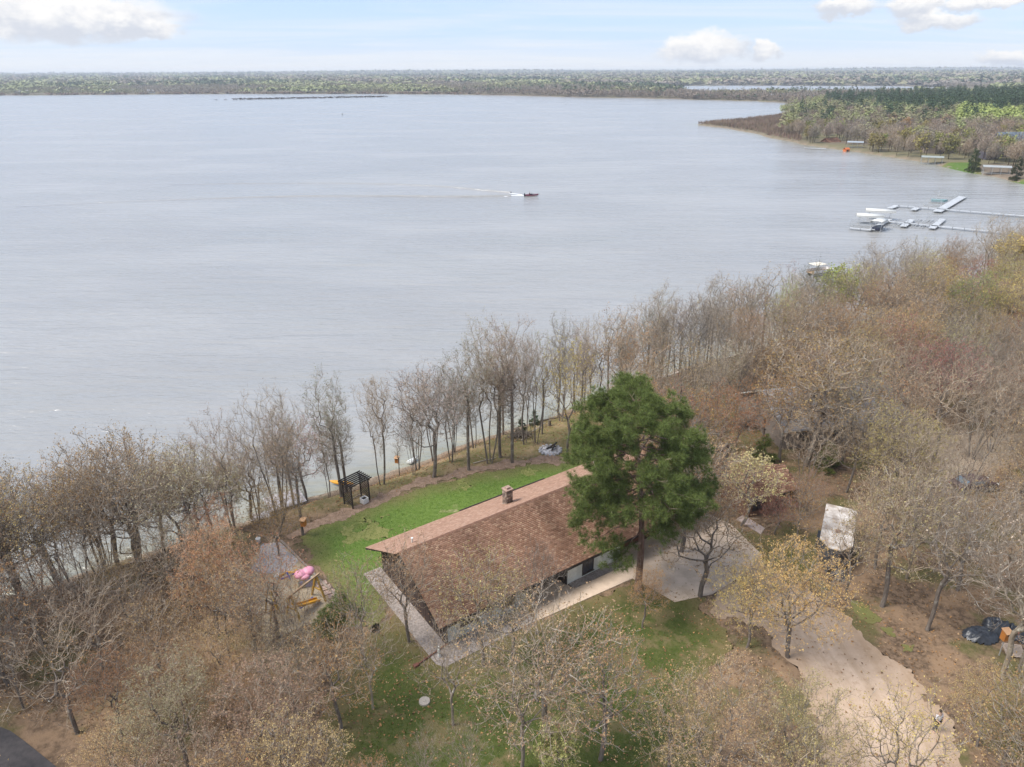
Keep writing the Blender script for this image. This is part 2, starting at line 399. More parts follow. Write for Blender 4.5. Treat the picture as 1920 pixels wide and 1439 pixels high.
# ---- sheets on the flat ground
def sheet(name, poly, off, mats, step=.3, rag=.5, wav=1.3, seed=0, **attrs):
    """ragged-edged ground sheet following the terrain"""
    poly = np.asarray(poly); lo, hi = poly.min(0)-1, poly.max(0)+1
    xs, ys = np.arange(lo[0], hi[0], step), np.arange(lo[1], hi[1], step)
    X, Y = np.meshgrid(xs, ys, indexing='ij'); P = np.c_[X.ravel(), Y.ravel()]
    d = sdpoly(P, poly) + rag*wob(P[:, 0], P[:, 1], wav, seed) + rag*.5*wob(P[:, 0], P[:, 1], wav*.3, seed+3)
    i = np.arange(len(P)).reshape(X.shape)
    q = np.stack([i[:-1, :-1], i[1:, :-1], i[1:, 1:], i[:-1, 1:]], -1).reshape(-1, 4)
    q = q[d[q].max(1) > 0]
    g = np.stack(np.gradient(d.reshape(X.shape), step), -1).reshape(-1, 2); g2 = np.maximum((g**2).sum(1), .25)
    out_ = d < 0; mv = np.clip(-d/g2, 0, step*1.2)[:, None]*g; P = np.where(out_[:, None], P+mv, P)      # pull the rim onto the outline
    u_, inv = np.unique(q.ravel(), return_inverse=True)
    z = height(P[u_]) + off
    me = npmesh(name, np.c_[P[u_], z], [inv.reshape(-1, 4)], mats, smooth=True, attrs=dict(edge=np.clip(d[u_]/3, 0, 1)))
    return link(name, me)
def lawn_mat(name, g1, g2, dry, dry_amt, dscale=.45):
    m = bpy.data.materials.new(name); m.use_nodes = True; t = NT(m.node_tree)
    v = t.n('ShaderNodeTexCoord').outputs['Object']
    e = t.n('ShaderNodeAttribute', dict(attribute_name='edge')).outputs['Fac']
    n1 = t.noise(v, dscale, 5, .62); n2 = t.noise(v, 3.0, 5, .65); n3 = t.noise(v, 14, 3, .7)
    c = t.mix(t.ramp(n2, .35, .65), g1, g2)
    c = t.mix(t.math('MULTIPLY', t.ramp(n1, .66-dry_amt, .80-dry_amt), .85), c, dry)
    c = t.mix(t.math('MULTIPLY', t.ramp(n3, .5, .8), .5), c, tuple(x*1.5 for x in g2))
    c = t.mix(t.math('MULTIPLY', t.math('SUBTRACT', 1.0, e), .65), c, (.20, .15, .075))
    b = t.n('ShaderNodeBsdfPrincipled', None, Base_Color=c, Roughness=1.0); b.inputs['Specular IOR Level'].default_value = .05
    bp = t.n('ShaderNodeBump', None, Strength=.8, Distance=.05, Height=n3); t.set(b.inputs['Normal'], bp.outputs[0])
    t.n('ShaderNodeOutputMaterial', None, Surface=b.outputs[0]); return m
LAWN_B = np.array(P2([(555, 1012), (590, 990), (650, 968), (705, 943), (780, 916), (900, 886), (1000, 870), (1090, 862), (1150, 870), (1150, 960), (960, 1000), (800, 1090), (735, 1125), (700, 1180), (640, 1170), (625, 1110), (590, 1060)]))
LAWN_F = np.array(P2([(700, 1180), (740, 1165), (835, 1252), (1000, 1165), (1190, 1085), (1260, 1105), (1330, 1125), (1370, 1200), (1330, 1290), (1330, 1439), (1280, 1560), (640, 1560), (600, 1439), (620, 1320), (640, 1230)]))
LAWN_R = np.array(P2([(1400, 1010), (1480, 985), (1530, 1010), (1550, 1075), (1480, 1100), (1430, 1045)]))
ML_B = lawn_mat('lush_lawn', (.090, .145, .028), (.130, .190, .045), (.34, .29, .17), .055)
ML_F = lawn_mat('patchy_lawn', (.056, .076, .020), (.085, .098, .030), (.155, .125, .062), .19, .6)
tag(sheet('lawn', LAWN_B, .03, [ML_B], .3, .55, 1.6, 1), kind='structure')
tag(sheet('lawn', LAWN_F, .03, [ML_F], .3, .9, 1.9, 2), kind='structure')
tag(sheet('lawn', LAWN_R, .03, [ML_F], .35, .8, 1.5, 3), kind='structure')
BSTRIP = np.array(P2([(545, 1008), (580, 985), (650, 955), (705, 929), (780, 903), (900, 874), (1000, 858), (1080, 850), (1090, 864), (1000, 872), (900, 888), (780, 918), (705, 945), (650, 970), (590, 993), (550, 1015)]))
M_MULCH = mat('bark_mulch', (.31, .215, .155), 1.0, (.22, .15, .105), 2.2, bump=.6, spec=.05)
tag(sheet('mulch_strip', BSTRIP, .042, [M_MULCH], .3, .5, 1.4, 4), kind='structure')
def dirt_mat():
    m = bpy.data.materials.new('dirt_track'); m.use_nodes = True; t = NT(m.node_tree)
    v = t.n('ShaderNodeTexCoord').outputs['Object']
    n1 = t.noise(v, .5, 6, .65); n2 = t.noise(v, 5, 5, .7); rut = t.noise(t.mapping(v, rot=(0, 0, math.radians(24)), scale=(1.1, .09, 1)), 1.0, 4, .6); n4 = t.noise(v, 1.6, 5, .7)
    c = t.mix(t.ramp(n1, .35, .65), (.53, .405, .31), (.44, .33, .24))
    c = t.mix(t.math('MULTIPLY', t.ramp(rut, .5, .62), .45), c, (.36, .26, .175))
    c = t.mix(t.math('MULTIPLY', t.ramp(n4, .56, .70), .55), c, (.30, .205, .13))
    c = t.mix(t.math('MULTIPLY', t.ramp(n2, .55, .75), .5), c, (.66, .54, .42))
    c = t.mix(t.math('MULTIPLY', t.math('SUBTRACT', 1.0, t.n('ShaderNodeAttribute', dict(attribute_name='edge')).outputs['Fac']), .5), c, (.27, .18, .11))
    b = t.n('ShaderNodeBsdfPrincipled', None, Base_Color=c, Roughness=1.0); b.inputs['Specular IOR Level'].default_value = .05
    bp = t.n('ShaderNodeBump', None, Strength=.6, Distance=.05, Height=t.math('ADD', n2, rut)); t.set(b.inputs['Normal'], bp.outputs[0])
    t.n('ShaderNodeOutputMaterial', None, Surface=b.outputs[0]); return m
M_DIRT = dirt_mat()
DRIVE = np.array(P2([(1335, 1112), (1400, 1075), (1425, 1040), (1470, 1085), (1560, 1140), (1650, 1225), (1730, 1290), (1790, 1370), (1830, 1470), (1880, 1600), (1560, 1600), (1553, 1439), (1525, 1330), (1480, 1245), (1430, 1180), (1330, 1150)]))
tag(sheet('dirt_driveway', DRIVE, .024, [M_DIRT], .3, .55, 1.5, 5), kind='structure')
M_CONC = mat('concrete', (.60, .475, .365), .9, (.44, .345, .26), .8, bump=.12, bscale=12, spec=.1)
APRON = P2([(1167, 1031), (1290, 976), (1330, 965), (1372, 985), (1428, 1041), (1395, 1078), (1335, 1115), (1265, 1130), (1205, 1095), (1166, 1075)])
b = MB(); b.poly([(x, y, 4.05) for x, y in APRON][::-1], .1)
tag(b.build('driveway', M_CONC), kind='structure')
TH = math.radians(35); U = np.array([math.cos(TH), math.sin(TH)]); V_ = np.array([-math.sin(TH), math.cos(TH)]); W0 = np.array([-4.9, 39.9])
def H(u, v, z=4.0):
    p = W0+u*U+v*V_; return (p[0], p[1], z)
b = MB(); b.poly([H(u, v, 4.055) for u, v in [(6.9, -1.95), (17.0, -2.6), (17.0, -.95), (11.4, -.75), (11.2, 1.2), (7.3, 1.2), (7.3, -.4)]], .1)
tag(b.build('walkway', M_CONC), kind='structure')
M_GRAV = mat('river_gravel', (.40, .35, .32), 1.0, (.22, .19, .175), 7.0, bump=.9, bscale=18, spec=.1, detail=6)
b = MB(); b.poly([H(u, v, 4.06) for u, v in [(-1.6, 10.8), (-1.55, -1.3), (-1.2, -1.85), (-.8, -1.9), (6.85, -1.9), (6.85, -.02), (-.02, -.02), (-.02, 10.8)]], .1)
tag(b.build('gravel_bed', M_GRAV), kind='structure')
b = MB(); b.poly([H(u, v, 4.06) for u, v in [(11.45, -.7), (17.05, -.9), (17.05, -.02), (11.45, -.02)]], .1)
tag(b.build('gravel_bed', M_GRAV), kind='structure')
M_ASPH = mat('asphalt', (.095, .086, .086), .95, (.07, .065, .066), 3.0, bump=.5, bscale=30, spec=.15)
b = MB(); cpts = P2([(-40, 1352), (0, 1364), (20, 1372), (45, 1390), (75, 1414), (108, 1441), (150, 1490), (180, 1560), (-300, 1700), (-400, 1400)])
b.poly([(x, y, 4.06) for x, y in cpts], .1)
tag(b.build('road', M_ASPH), kind='structure')
for pp_ in ([(1598, 1128), (1630, 1138), (1648, 1160), (1625, 1172), (1603, 1158)], [(1652, 1176), (1672, 1182), (1680, 1196), (1660, 1194)], [(1690, 1208), (1706, 1212), (1708, 1224), (1692, 1222)]):
    tag(sheet('lawn', np.array(P2(pp_)), .036, [ML_B], .2, .25, .8, 21), kind='structure')
M_DRYG = mat('dry_grass', (.235, .225, .085), 1, (.15, .17, .05), 2.5, bump=.4, spec=.05)
for k, pp_ in enumerate(([(640, 1000), (668, 988), (700, 984), (735, 992), (728, 1008), (690, 1014), (655, 1012)], [(862, 905), (880, 900), (890, 905), (872, 911)], [(690, 978), (712, 974), (716, 980), (698, 984)], [(985, 884), (1000, 880), (1006, 885), (990, 890)])):
    tag(sheet('dry_patch', np.array(P2(pp_)), .037, [M_DRYG], .2, 1.0, .8, 30+k), kind='structure')
# ------------------------------------------------------------------ the house
M_SHING = attr_mat('asphalt_shingles', 'tint', .95, spec=.08)
M_STUCCO = mat('pale_stucco', (.70, .71, .67), .85, (.50, .52, .49), 1.3, bump=.3, bscale=20, spec=.15)
M_BROWN = mat('brown_siding', (.075, .05, .042), .8, (.048, .033, .028), 3.0, stretch=(6, 6, .6))
M_RED = mat('red_brown_door', (.15, .055, .032), .6, (.10, .038, .025), 2.5, stretch=(1, 1, 5))
M_GLASS = mat('window_glass', (.03, .035, .045), .08, (.05, .05, .06), 1.0, spec=.8)
M_FRAME = mat('dark_window_frame', (.06, .045, .04), .6)
M_STONE = attr_mat('field_stone', 'tint', .9, spec=.15)
def roof_slope(name, parent, mats, a, b, c, d, course, tab, cols, r, lift=.022, streak=0.0):
    """shingles laid course by course on the quad a-b (eave) to d-c (ridge); one joined mesh of single tabs"""
    a, b, c, d = [np.array(p, float) for p in (a, b, c, d)]
    L = np.linalg.norm(b-a); Hh = np.linalg.norm(d-a); n = norm(np.cross(b-a, d-a)); n = n if n[2] > 0 else -n
    eu, ev = (b-a)/L, (d-a)/Hh
    nc, nt = int(Hh/course), int(L/tab)
    V, C = [], []
    k, j = np.meshgrid(np.arange(nc), np.arange(nt+1), indexing='ij'); k, j = k.ravel(), j.ravel()
    u0 = np.clip((j-.5*(k % 2))*tab, 0, L); u1 = np.clip((j+1-.5*(k % 2))*tab-.012, 0, L); ok = u1-u0 > .03; k, u0, u1 = k[ok], u0[ok], u1[ok]
    v0 = k*course-.02*r.random(len(k)); v1 = np.minimum((k+1)*course+.02, Hh); z0 = lift*(.8+.5*r.random(len(k)))
    P = lambda u, v, z: a+eu*u[:, None]+ev*v[:, None]+n*z[:, None]
    e0 = np.zeros(len(k))+.004
    V = np.stack([P(u0, v0, z0), P(u1, v0, z0), P(u1, v1, e0), P(u0, v1, e0), P(u0, v0, e0-.01), P(u1, v0, e0-.01)], 1).reshape(-1, 3)
    i = np.arange(len(k))[:, None]*6
    Q = np.concatenate([i+np.array([0, 1, 2, 3]), i+np.array([4, 5, 1, 0])])
    cols = np.array(cols); ci = r.choice(len(cols), len(k), p=[.34, .30, .22, .14][:len(cols)])
    col = cols[ci]*(1+r.normal(0, .06, (len(k), 1)))
    if streak: col = col*(1-streak*np.clip(wob(u0*2.2, v0*.5, 2.2, 4), -.3, 1))[:, None]
    me = npmesh(name, V, [Q], mats, attrs=dict(tint=np.repeat(np.clip(col, .01, .9), 6, 0)))
    o = link(name, me, parent); o['kind'] = 'stuff'; return o
def stones(name, parent, x0, x1, y0, y1, z0, z1, r, st=.16, cols=((.30, .22, .17), (.22, .17, .14), (.36, .29, .24), (.17, .13, .11))):
    """faces of a small stone-clad box as separate proud stones"""
    V, Q, C = [], [], []
    def add(o, eu, ev, nn, L, Hh):
        z = 0
        while z < Hh-.03:
            h = min(Hh-z, st*(.7+.6*r.random())); x = 0
            while x < L-.02:
                w = min(L-x, st*(1.0+.9*r.random())); p = .012+.03*r.random(); g = .008
                c = [o+eu*(x+g)+ev*(z+g), o+eu*(x+w-g)+ev*(z+g), o+eu*(x+w-g)+ev*(z+h-g), o+eu*(x+g)+ev*(z+h-g)]
                k = len(V); V.extend(c); V.extend([q+nn*p for q in c]); Q.extend([[k+4, k+5, k+6, k+7], [k, k+1, k+5, k+4], [k+1, k+2, k+6, k+5], [k+2, k+3, k+7, k+6], [k+3, k, k+4, k+7]])
                C.extend([np.array(cols[r.integers(len(cols))])*(.85+.3*r.random())]*8); x += w
            z += h
    X, Y, Zv = np.eye(3)
    add(np.array([x0, y0, z0]), X, Zv, -Y, x1-x0, z1-z0); add(np.array([x1, y1, z0]), -X, Zv, Y, x1-x0, z1-z0)
    add(np.array([x0, y1, z0]), -Y, Zv, -X, y1-y0, z1-z0); add(np.array([x1, y0, z0]), Y, Zv, X, y1-y0, z1-z0)
    o = link(name, npmesh(name, np.array(V), [np.array(Q)], [M_STONE], attrs=dict(tint=np.array(C))), parent); o['kind'] = 'stuff'; return o
def window(parent, name, x0, x1, y, z0, z1, ny=-1, mull=1):
    """window on a wall facing -y: recessed pane, frame, mullions"""
    b = MB(); fw_ = .07
    b.box(x0, x1, y-.05, y+.03, z0, z0+fw_).box(x0, x1, y-.05, y+.03, z1-fw_, z1).box(x0, x0+fw_, y-.05, y+.03, z0+fw_, z1-fw_).box(x1-fw_, x1, y-.05, y+.03, z0+fw_, z1-fw_)
    for i in range(mull): xm = x0+(x1-x0)*(i+1)/(mull+1); b.box(xm-.025, xm+.025, y-.035, y+.02, z0+fw_, z1-fw_)
    w = b.build(name, M_FRAME, parent)
    MB().box(x0+fw_, x1-fw_, y-.012, y+.008, z0+fw_, z1-fw_).build('pane', M_GLASS, w)
    MB().box(x0-.06, x1+.06, y-.10, y-.052, z0-.06, z0-.002).build('sill', M_FRAME, w); return w
hr_ = np.random.default_rng(5)
house = empty('house', (*W0, 4.0), TH)
tag(house, 'long low lakeside house with brown shingled gable roof, white front walls and dark gable ends', 'house')
EZ, RZ, RV, LV = 2.33, 5.25, 5.2, 11.0
U0, U1_ = -.75, 27.2
SH = [(.325, .182, .118), (.375, .22, .148), (.27, .152, .10), (.44, .28, .185)]
def slab(name, pts, th, m, parent):
    b = MB(); b.poly(pts, th); return b.build(name, m, parent)
slab('roof_deck', [(U0, -.6, EZ-.03), (U1_, -.6, EZ-.03), (U1_, RV, RZ-.03), (U0, RV, RZ-.03)], .16, M_DARK, house)
slab('roof_deck', [(U0-.35, LV, EZ-.03), (U0, RV+.004, RZ-.03), (U1_, RV+.004, RZ-.03), (U1_, LV, EZ-.03)], .16, M_DARK, house)
roof_slope('shingles', house, [M_SHING], (U0-.03, -.65, EZ-.02), (U1_+.03, -.65, EZ-.02), (U1_+.03, RV, RZ), (U0-.03, RV, RZ), .15, .25, SH, hr_, streak=.28)
roof_slope('shingles', house, [M_SHING], (U0-.35, LV+.05, EZ-.02), (U1_+.03, LV+.05, EZ-.02), (U1_+.03, RV, RZ), (U0-.35, RV, RZ), .15, .25, [(.46, .285, .205), (.42, .255, .18), (.50, .325, .24), (.385, .23, .165)], hr_)  # lake slope: the brighter light it catches is put into lighter shingle colours
b = MB()
for i in range(90):
    x = U0+.0+i*(U1_-U0)/90; w = (U1_-U0)/90
    b.poly([(x, RV-.14, RZ-.045+.004*(i % 2)), (x+w+.02, RV-.14, RZ-.045+.004*(i % 2)), (x+w+.02, RV, RZ+.035), (x, RV, RZ+.035)]); b.poly([(x, RV, RZ+.035), (x+w+.02, RV, RZ+.035), (x+w+.02, RV+.14, RZ-.04), (x, RV+.14, RZ-.04)])
b.build('ridge_cap', mat('ridge_shingles', (.15, .08, .055), .95, (.22, .12, .08), 6.0), house)
b = MB(); b.box(U0, U1_, -.70, -.62, EZ-.24, EZ-.05); b.build('gutter', M_DARK, house)
b = MB(); b.box(8.0, 17.5, LV+.06, LV+.16, EZ-.12, EZ+.06); b.build('gutter', M_DARK, house)
for s, uu in ((0, U0), (1, U1_)):
    b = MB(); x0, x1 = (uu-.05, uu-.005) if s == 0 else (uu+.035, uu+.08)
    b.bar(((x0+x1)/2, -.62, EZ-.14), ((x0+x1)/2, RV, RZ-.12), x1-x0, .22); b.bar(((x0+x1)/2, LV, EZ-.14), ((x0+x1)/2, RV, RZ-.12), x1-x0-.006, .22); b.build('rake_board', M_DARK, house)
slope_z = lambda v: EZ-.22+(RZ-EZ)*(v+.6)/(RV+.6) if v < RV else EZ-.22+(RZ-EZ)*(LV-v)/(LV-RV)
# gable ends: dark boards one by one
for side, ux in (('l', -.05), ('r', 26.78)):
    gw = MB(); gw.poly([(ux+.06, .0, -.1), (ux+.06, 10.35, -.1), (ux+.06, 10.35, slope_z(10.35)), (ux+.06, RV, slope_z(RV)), (ux+.06, .0, slope_z(0))]); gwall = gw.build('gable_wall', M_BROWN, house)
    nb_ = 36; bw = 10.3/nb_
    for i in range(nb_):
        v0, v1 = .02+i*bw, .02+(i+1)*bw-.035; h_ = min(slope_z(v0), slope_z(v1))
        MB().box(ux-.012*(i % 3)*.5, ux+.055, v0, v1, -.02, h_).build('plank', M_BROWN, gwall)
# front: white wall panels, entrance recess, garage
slab_w = lambda name, x0, x1, y0, y1, z0, z1, m: MB().box(x0, x1, y0, y1, z0, z1).build(name, m, house)
TOPZ = slope_z(0)
slab_w('front_wall', .02, 7.15, 0, .22, -.1, TOPZ-.02, M_STUCCO); slab_w('front_wall', 11.3, 17.1, 0, .22, -.1, TOPZ-.02, M_STUCCO)
slab_w('entrance_wall', 7.15, 11.3, 1.6, 1.8, -.1, slope_z(1.6)-.02, M_BROWN); slab_w('recess_wall', 7.152, 7.3, .222, 1.598, -.1, TOPZ, M_STUCCO); slab_w('recess_wall', 11.15, 11.298, .222, 1.598, -.1, TOPZ, M_BROWN)
slab_w('garage_wall', 17.1, 26.75, 1.05, 1.25, -.1, slope_z(1.05)-.02, M_BROWN); slab_w('garage_side_wall', 16.95, 17.098, .222, 1.048, -.1, TOPZ, M_STUCCO)
slab_w('rear_wall', .02, 26.75, 10.15, 10.35, -.1, slope_z(10.35)-.02, M_BROWN)
slab_w('corner_post', -.06, .018, -.06, .2, -.1, TOPZ, M_DARK); slab_w('corner_post', 11.2, 11.298, -.05, .2, -.1, TOPZ, M_DARK); slab_w('corner_post', 17.102, 17.2, -.05, .2, -.1, TOPZ, M_DARK)
for x0, x1 in ((22.45, 23.05), (26.1, 26.75)): slab_w('pier', x0, x1, .45, 1.03, -.1, slope_z(.45)-.04, M_STUCCO)
window(house, 'window', 1.25, 2.75, 0, .95, 2.0, mull=1); window(house, 'window', 4.9, 6.15, 0, .85, 1.95, mull=1); window(house, 'window', 12.9, 14.1, 0, .3, 1.75, mull=1)
d = MB().box(8.3, 9.3, 1.52, 1.598, -.05, 2.0).build('front_door', M_RED, house); MB().ball((8.42, 1.48, .95), .045).build('handle', M_METAL, d); MB().box(8.55, 9.05, 1.50, 1.518, 1.15, 1.8).build('pane', M_GLASS, d)
MB().box(7.5, 8.1, 1.53, 1.598, .2, 1.9).build('side_light', M_GLASS, house)
for x0, x1 in ((17.45, 22.3), (23.2, 25.95)):
    gd = MB().box(x0, x1, .99, 1.048, -.04, 2.05).build('garage_door', M_RED, house); n = int(round((x1-x0)/.95))
    for i in range(4):
        for k in range(n):
            w = (x1-x0)/n; MB().box(x0+k*w+.05, x0+(k+1)*w-.05, .965, .988, .02+i*.51, .02+i*.51+.42).build('panel', M_RED, gd)
b = MB(); b.tube((.06, -.68, EZ-.2), (.06, -.12, 1.5), .045).tube((.06, -.12, 1.5), (.06, -.12, .12), .045); b.build('downspout', M_BROWN, house)
b = MB(); b.tube((.06, -.16, .14), (-2.7, -.62, .10), .06).box(-2.95, -2.6, -.76, -.5, .04, .18); b.build('drain_pipe', mat('rust_pipe', (.22, .09, .06), .7, (.15, .06, .045), 3), house)
ch = MB(); cx0, cy0, cz0, cz1 = 10.3, 7.05, 3.4, 5.55
ch.box(cx0, cx0+.62, cy0, cy0+.62, cz0, cz1); chim = ch.build('chimney', mat('mortar', (.25, .19, .15), .95), house)
stones('stones', chim, cx0, cx0+.62, cy0, cy0+.62, cz0+.3, cz1-.02, hr_)
MB().box(cx0-.07, cx0+.69, cy0-.07, cy0+.69, cz1, cz1+.10, .02).box(cx0+.12, cx0+.5, cy0+.12, cy0+.5, cz1+.10, cz1+.26, .02).build('chimney_cap', mat('cap_stone', (.40, .28, .22), .9, (.30, .2, .16), 4), chim)
v_ = MB(); v_.tube((1.05, 6.6, 4.3), (1.05, 6.6, 4.95), .07).tube((1.05, 6.6, 4.95), (1.05, 6.6, 5.0), .1); v_.build('roof_vent', M_WHITE, house)
# stuff standing by the house
w = MB(); w.box(-.35, -.2, -.3, -.15, 0, .7).tube((-.275, -.225, .7), (-.275, -.225, .95), .05); o = w.build('utility_post', M_WHITE); o.location = (*H(-.75, -.6)[:2], 4.06); o.rotation_euler = (0, 0, TH); tag(o, 'small white utility post standing in the gravel at the house corner', 'utility post')
# ------------------------------------------------------------------ garden things
ML = mat('white_planter', (.75, .74, .74), .7, (.66, .65, .65), 2)
q0 = at(662, 955); q1 = at(691, 940); q2 = at(648, 947)
ex = norm((q1-q0)[:2]); ang = math.atan2(ex[1], ex[0]); Lp = 2.0; Dp = 1.35
perg = empty('pergola', (q0[0], q0[1], gz(q0[0]+.5, q0[1]+1)-.03), ang); tag(perg, 'dark brown garden pergola with slatted top and lattice sides facing the lake', 'pergola')
for x in (0, Lp):
    for y in (0, Dp): MB().box(x-.055, x+.055, y-.055, y+.055, -.3, 2.4).build('post', M_DARK, perg)
    MB().box(x-.03, x+.03, -.25, Dp+.25, 2.4, 2.55).build('beam', M_DARK, perg)
    b = MB(); n = 9
    for i in range(-n, n+1):
        for s in (1, -1):
            # diagonal laths clipped to the bay
            pts = []
            for t_ in np.linspace(0, 1, 41):
                y_ = t_*(Dp-.16)+.08; z_ = 1.25+s*(y_-Dp/2)*1.2+i*.24
                if .35 < z_ < 2.3: pts.append((y_, z_))
            if len(pts) > 2: b.bar((x+.012*s, *pts[0]), (x+.012*s, *pts[-1]), .022, .05)
    b.build('lattice_panel', M_DARK, perg)
MB().box(.056, Lp-.056, Dp-.05, Dp+.01, .12, .22).build('rail', M_TIMBER, perg)
for i in range(7):
    y = -.22+i*(Dp+.44)/6; MB().box(-.3, Lp+.3, y-.03, y+.03, 2.55, 2.67).build('slat', M_DARK, perg)
o = empty('planter', (*at(683.5, 943)[:2], 4.02), ang); tag(o, 'white cube planter filled with dark soil in the pergola', 'planter')
b = MB(); b.box(-.3, .3, -.3, -.25, 0, .55).box(-.3, .3, .25, .3, 0, .55).box(-.3, -.25, -.248, .248, 0, .55).box(.25, .3, -.248, .248, 0, .55); b.build('box', ML, o)
MB().box(-.248, .248, -.248, .248, .02, .45).build('soil', mat('soil', (.03, .025, .022), 1), o)
M_ORANGE = mat('orange_wood', (.50, .20, .045), .75, (.40, .15, .035), 4, stretch=(1, 1, 5))
M_ORANGE2 = mat('pale_orange_wood', (.60, .36, .20), .8, (.52, .30, .16), 4)
def nest_box(x, y, z, rz, s, label, pole=None, group=None):
    e = empty('nest_box', (x, y, z), rz); tag(e, label, 'nest box', 'orange nest boxes')
    MB().box(-.16*s, .16*s, -.14*s, .14*s, 0, .50*s).build('box', M_ORANGE, e)
    b = MB(); b.poly([(-.2*s, -.22*s, .505*s), (.2*s, -.22*s, .505*s), (.2*s, .17*s, .60*s), (-.2*s, .17*s, .60*s)], .03*s); b.build('roof', M_ORANGE2, e)
    MB().tube((0, -.135*s, .36*s), (0, -.146*s, .36*s), .045*s, n=10).build('entrance_hole', M_DARK, e)
    if pole: MB().tube((0, .0, -pole), (0, 0, -.003), .035).build('pole', M_METAL, e)
p = at(568, 1003); nest_box(p[0]+.28, p[1]-.25, p[2]+1.15, -.2, 1.3, 'orange wooden nest box on the slim tree at the lawn corner')
p = at(748, 880, 2.5); nest_box(p[0]-.1, p[1]-.2, gz(p[0], p[1])+1.7, -.2, 1.25, 'orange nest box on the thin sapling at the water edge')
p = at(1873, 1229); nest_box(p[0], p[1], 4+1.45, .15, 1.45, 'orange nest box on a thin pole in front of the black tarp', 1.5)
# fire ring, brush pile, branches, log, stump
p = at(1032, 845); fr_ = empty('fire_ring', (p[0], p[1], gz(p[0], p[1])), .3); tag(fr_, 'fire ring of pale stones with ash and charred logs on the bank', 'fire ring')
r5 = np.random.default_rng(8); ash = MB(); ash.tube((0, 0, 0), (0, 0, .05), 1.05, 1.0, 20); ash.build('ash', mat('ash', (.55, .54, .55), 1, (.16, .15, .15), 2.2, bump=.4), fr_)
stm = None
for i in range(16):
    a = i/16*6.283; b = MB(); b.ball((0, 0, 0), .2, 8, (1, .8, .6)); o = b.build('stone', mat('pale_rock', (.42, .41, .42), .95, (.25, .25, .25), 4), fr_) if stm is None else link('stone', stm, fr_)
    stm = o.data; o.location = (1.15*math.cos(a), 1.15*math.sin(a), .05); o.rotation_euler = (0, 0, a+r5.random()); o.scale = (.9+.5*r5.random(),)*3
M_CHAR = mat('charred_wood', (.02, .018, .018), .95, (.05, .045, .04), 3)
for a0_, b0_ in (((-.3, .3, .1), (1.1, .9, .35)), ((.1, -.2, .12), (.9, .7, .5)), ((-.1, .6, .1), (.7, .1, .3))): MB().tube(a0_, b0_, .1, .07).build('log', M_CHAR, fr_)
def branch(name, pa, pb, r0, r1, m, label, cat, rise=0.0, n=5, forks=2):
    P_ = [np.array(pa)+(np.array(pb)-np.array(pa))*i/n for i in range(n+1)]; rr_ = np.random.default_rng(int(abs(pa[0]*100)))
    b = MB()
    for i in range(n+1): P_[i] = np.array([P_[i][0]+rr_.normal(0, .05), P_[i][1]+rr_.normal(0, .05), gz(P_[i][0], P_[i][1])+r0+rise*i/n])
    for i in range(n): b.tube(P_[i], P_[i+1], r0+(r1-r0)*i/n, r0+(r1-r0)*(i+1)/n, 7)
    for k in range(forks):
        q = P_[n-1-k]; b.tube(q, q+np.array([rr_.normal(0, .5), rr_.normal(.3, .4), .25]), r1*.8, r1*.3, 5)
    return tag(b.build(name, m), label, cat)
M_PALEWOOD = mat('bleached_wood', (.42, .36, .28), .9, (.30, .25, .2), 3, stretch=(3, 3, 3)); M_LOG = mat('dark_log', (.12, .095, .075), .95, (.20, .165, .13), 3)
branch('fallen_branch', at(977, 842, 3), at(1022, 812, 3), .09, .05, M_PALEWOOD, 'pale barkless fallen branch lying by the stout leaning tree', 'branch', .3)
branch('fallen_log', at(992, 806, 2.5), at(1046, 793, 2.5), .13, .10, M_LOG, 'long dark fallen log lying behind the stout leaning tree', 'log', forks=0)
branch('fallen_branch', at(885, 876, 3.6), at(930, 866, 3.6), .07, .04, M_PALEWOOD, 'thin pale branch lying on the bank beside the lawn edge', 'branch')
branch('fallen_log', at(1800, 938, 4), at(1850, 951, 4), .11, .06, M_PALEWOOD, 'pale fallen trunk lying below the parked car', 'log', forks=1)
p = at(1030, 812, 3); MB().tube((p[0], p[1], gz(p[0], p[1])-.1), (p[0], p[1], gz(p[0], p[1])+.7), .22, .16, 9).build('tree_stump', M_LOG); tag(bpy.data.objects['tree_stump'], 'dark tree stump above the pale fallen branch', 'stump')
def brush_pile(px_, py_, z_, sx, sy, h_, label, n=90, name='brush_pile'):
    p = at(px_, py_, z_); b = MB(); rr_ = np.random.default_rng(int(px_)); z0 = gz(p[0], p[1])
    for i in range(n):
        a = rr_.random()*6.28; c = np.array([p[0]+rr_.normal(0, sx*.35), p[1]+rr_.normal(0, sy*.35), z0+h_*rr_.random()*.8]); L = .4+.7*rr_.random()
        dd = np.array([math.cos(a), math.sin(a), rr_.normal(0, .3)])*L; b.tube(c-dd, c+dd, .03+.03*rr_.random(), .012, 5)
    return tag(b.build(name, M_LOG), label, 'brush pile')
brush_pile(973, 832, 3, 1.5, 1.2, .9, 'dark heap of cut brush among the shore stems'); brush_pile(1400, 800, 4, 3.0, 1.5, .9, 'long low brush heap on the grass left of the grey-roofed house', 140)
p = at(1334, 848, 4); wp = empty('firewood_pile', (p[0], p[1], gz(p[0], p[1])), .1); tag(wp, 'dark firewood pile stacked around the thick double trunk', 'firewood')
lg = None
